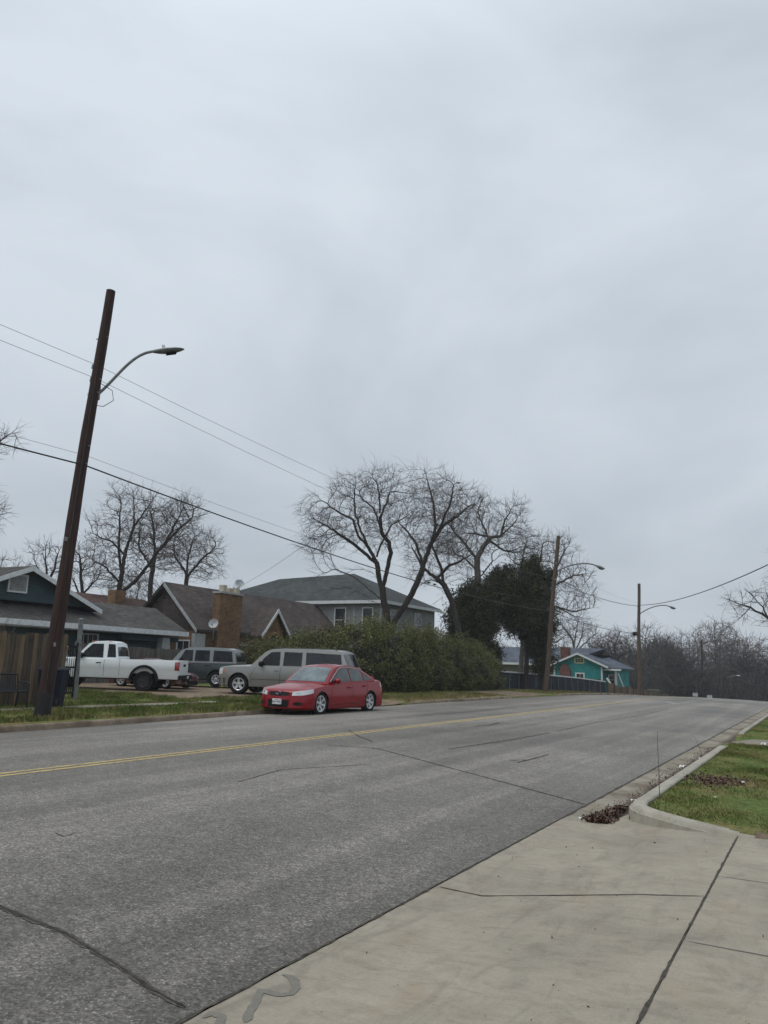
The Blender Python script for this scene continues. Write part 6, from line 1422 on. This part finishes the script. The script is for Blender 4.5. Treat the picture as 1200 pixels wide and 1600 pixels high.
# long pewter wagon
S = dict(kind='sport_utility_vehicle', label='long pewter-grey station-wagon-like utility vehicle with dark tinted glass, behind the red sedan', cat='suv', L=5.65, W=2.0, H=1.93, fa=.42, ra=.16, nf=3.2, nr=4,
    fw=1.02, rw=4.33, ar=.465, wz=.42, wr=.405, ww=.27, rim=.26, spokes=5, spw=.085, zs=.34, paint=M['pewter'],
    sh=[(0, 1.02), (.15, 1.08), (.6, 1.12), (1.5, 1.16), (5.65, 1.2)], ce=[(0, 1.05), (.15, 1.13), (.6, 1.19), (1.4, 1.24), (1.5, 1.2), (5.65, 1.2)],
    lv=[(.32, .955, .02, .0), (.38, .985, 0, 0), (.62, .99, 0, 0), (.64, 1.0, 0, 0), (.95, 1.0, .0, 0), (1.12, .98, .03, .02), (1.24, .955, .06, .03)],
    cab=(1.38, 2.1, 5.25, 5.6), belt=[(1.3, 1.15), (5.7, 1.18)], hb=.94, hr=.77, bow=.14,
    roof=[(1.38, 1.20), (1.75, 1.54), (2.1, 1.80), (2.3, 1.875), (2.8, 1.91), (4.6, 1.905), (5.1, 1.88), (5.25, 1.84), (5.42, 1.55), (5.6, 1.2)],
    wins=[[(1.88, 1.22), (2.74, 1.22), (2.70, 1.79), (2.32, 1.77), (2.02, 1.50)], [(2.88, 1.22), (3.66, 1.22), (3.64, 1.78), (2.88, 1.79)], [(3.84, 1.22), (5.34, 1.22), (5.24, 1.74), (3.80, 1.79)]], upright=True,
    mir=(1.98, 1.27), ms=1.35, mirm=M['black'], handles=[(2.62, 1.02), (3.64, 1.02)], hm=M['pewter'],
    seams=[[(1.55, .42), (1.55, .8), (1.72, 1.1)], [(2.80, .40), (2.80, 1.15)], [(3.72, .66), (3.75, 1.15)], [(1.55, .63), (3.8, .63)]],
    patch=[('headlight', M['lens'], .66, 1.14, [.80, .80], [1.0, 1.06], .010, True), ('grille', M['darkalloy'], -.55, .55, [.72, .72], [1.0, 1.0], .010, False), ('front_bumper', M['darkgreen'], -1.25, 1.25, [.34, .36, .36, .34], [.64, .68, .68, .64], .012, False),
           ('R:tail_light', M['redlens'], .80, 1.10, [.9, .9], [1.16, 1.16], .010, True), ('side_lamp', M['orangelens'], 1.15, 1.22, [.82, .84], [1.0, 1.04], .01, True)])
SU, PT, AH = vehicle(S)
for s_ in (-1, 1):
    MB().tube([(.45, s_*.66, 1.915), (.4, s_*.66, 1.955), (-2.1, s_*.66, 1.95), (-2.2, s_*.66, 1.90)], .02, 6).build('roof_rail', M['darkalloy'], SU, 40)
MB().tube([(1.95, .5, 1.19), (1.95, .3, 1.21), (1.95, -.2, 1.22)], .012, 5).build('wiper', M['black'], SU)
SU.scale = (1, .97, .945)
place(SU, -18.85, 25.95, .28, R(180) + R(14))

# older two-tone utility vehicle half hidden behind the tailgate
S = dict(kind='sport_utility_vehicle', label='older dark green boxy utility vehicle with pale grey roof, behind the pickup tailgate', cat='suv', L=4.6, W=1.82, H=1.8, fa=.3, ra=.1, nf=3.5, nr=5,
    fw=.85, rw=3.6, ar=.42, wz=.37, wr=.36, ww=.23, rim=.2, spokes=6, zs=.36, paint=M['darkgreen'], cabpaint=M['palegrey'],
    sh=[(0, .98), (.3, 1.02), (4.6, 1.08)], ce=[(0, 1.0), (.3, 1.06), (1.3, 1.12), (1.4, 1.08), (4.6, 1.08)],
    lv=[(.36, .96, 0, 0), (.42, .99, 0, 0), (.7, 1., 0, 0), (.95, 1., 0, 0), (1.1, .97, .02, .0), (1.2, .95, .02, 0)],
    cab=(1.3, 1.85, 4.35, 4.56), belt=[(1.2, 1.06), (4.6, 1.08)], hb=.85, hr=.73, bow=.08,
    roof=[(1.3, 1.08), (1.85, 1.66), (2.1, 1.74), (3.0, 1.77), (4.1, 1.75), (4.35, 1.70), (4.48, 1.4), (4.56, 1.09)],
    wins=[[(1.75, 1.16), (2.42, 1.16), (2.40, 1.66), (2.02, 1.65)], [(2.52, 1.16), (3.24, 1.16), (3.20, 1.66), (2.52, 1.66)], [(3.4, 1.16), (4.36, 1.16), (4.26, 1.64), (3.4, 1.66)]], upright=True,
    mir=(1.9, 1.2), mirm=M['black'], handles=[(2.3, .98), (3.15, .98)], hm=M['black'], winline=[(1.5, 1.10), (4.5, 1.12)], trimm='greytrim',
    seams=[[(2.47, .45), (2.47, 1.07)], [(3.35, .7), (3.35, 1.07)]],
    patch=[('R:tail_light', M['redlens'], .68, 1.0, [.72, .72], [1.03, 1.03], .012, True), ('R:rear_bumper', M['black'], -.98, .98, [.40, .40], [.62, .62], .04, False), ('headlight', M['lens'], .5, .9, [.75, .75], [.92, .92], .01, True)])
JE, PT, AH = vehicle(S); place(JE, -26.0, 28.2, .34, R(180) + R(23))

# low maroon coupe behind the pickup
S = dict(kind='car', label='low dark maroon coupe mostly hidden behind the white pickup, its nose past the tailgate', cat='car', L=4.1, W=1.70, H=1.24, fa=.6, ra=.4, nf=2.4, nr=2.8,
    fw=.85, rw=3.2, ar=.33, wz=.29, wr=.30, ww=.2, rim=.21, spokes=5, spw=.06, zs=.17, paint=M['maroon'],
    sh=[(0, .50), (.3, .58), (1.2, .72), (3., .80), (4.1, .80)], ce=[(0, .54), (.3, .68), (1.2, .84), (1.5, .84), (4.1, .84)],
    lv=[(.15, .955, .04, .04), (.2, .985, -.02, 0), (.4, 1., 0, 0), (.55, .99, .04, .02), (.7, .96, .1, .04), (.85, .92, .15, .05)],
    cab=(1.3, 1.95, 2.6, 3.3), belt=[(1.3, .74), (3.3, .80)], hb=.73, hr=.55, bow=.1, roof=[(1.3, .80), (1.6, 1.02), (1.95, 1.19), (2.3, 1.23), (2.6, 1.19), (3.3, .86)],
    wins=[[(1.65, .84), (2.6, .86), (2.5, 1.14), (2.1, 1.15)]], swm='tint', mir=(1.75, .88), handles=[(2.5, .68)],
    seams=[[(1.4, .25), (1.4, .72)], [(2.7, .25), (2.75, .75)]],
    patch=[('headlight', M['lens'], .42, .80, [.44, .45], [.52, .545], .008, True), ('lower_intake', M['black'], -.4, .4, [.2, .2], [.34, .34], .006, False), ('R:tail_light', M['redlens'], .4, .9, [.6, .6], [.72, .72], .008, True)])
CO, PT, AH = vehicle(S); place(CO, -25.8, 25.4, .31, R(8))

# ------------------------------------------------------------------ light winter haze
hm = bpy.data.materials.new('haze'); hm.use_nodes = True; hm.node_tree.nodes.clear()
ho = hm.node_tree.nodes.new('ShaderNodeOutputMaterial'); hp = hm.node_tree.nodes.new('ShaderNodeVolumePrincipled')
hp.inputs['Color'].default_value = (.93, .95, 1, 1); hp.inputs['Density'].default_value = .0005
hm.node_tree.links.new(hp.outputs[0], ho.inputs['Volume'])
tag(MB().box((-760, -130, -7), (760, 2600, 17.5)).build('haze', hm), 'faint grey winter haze over the street', 'haze', kind='stuff')
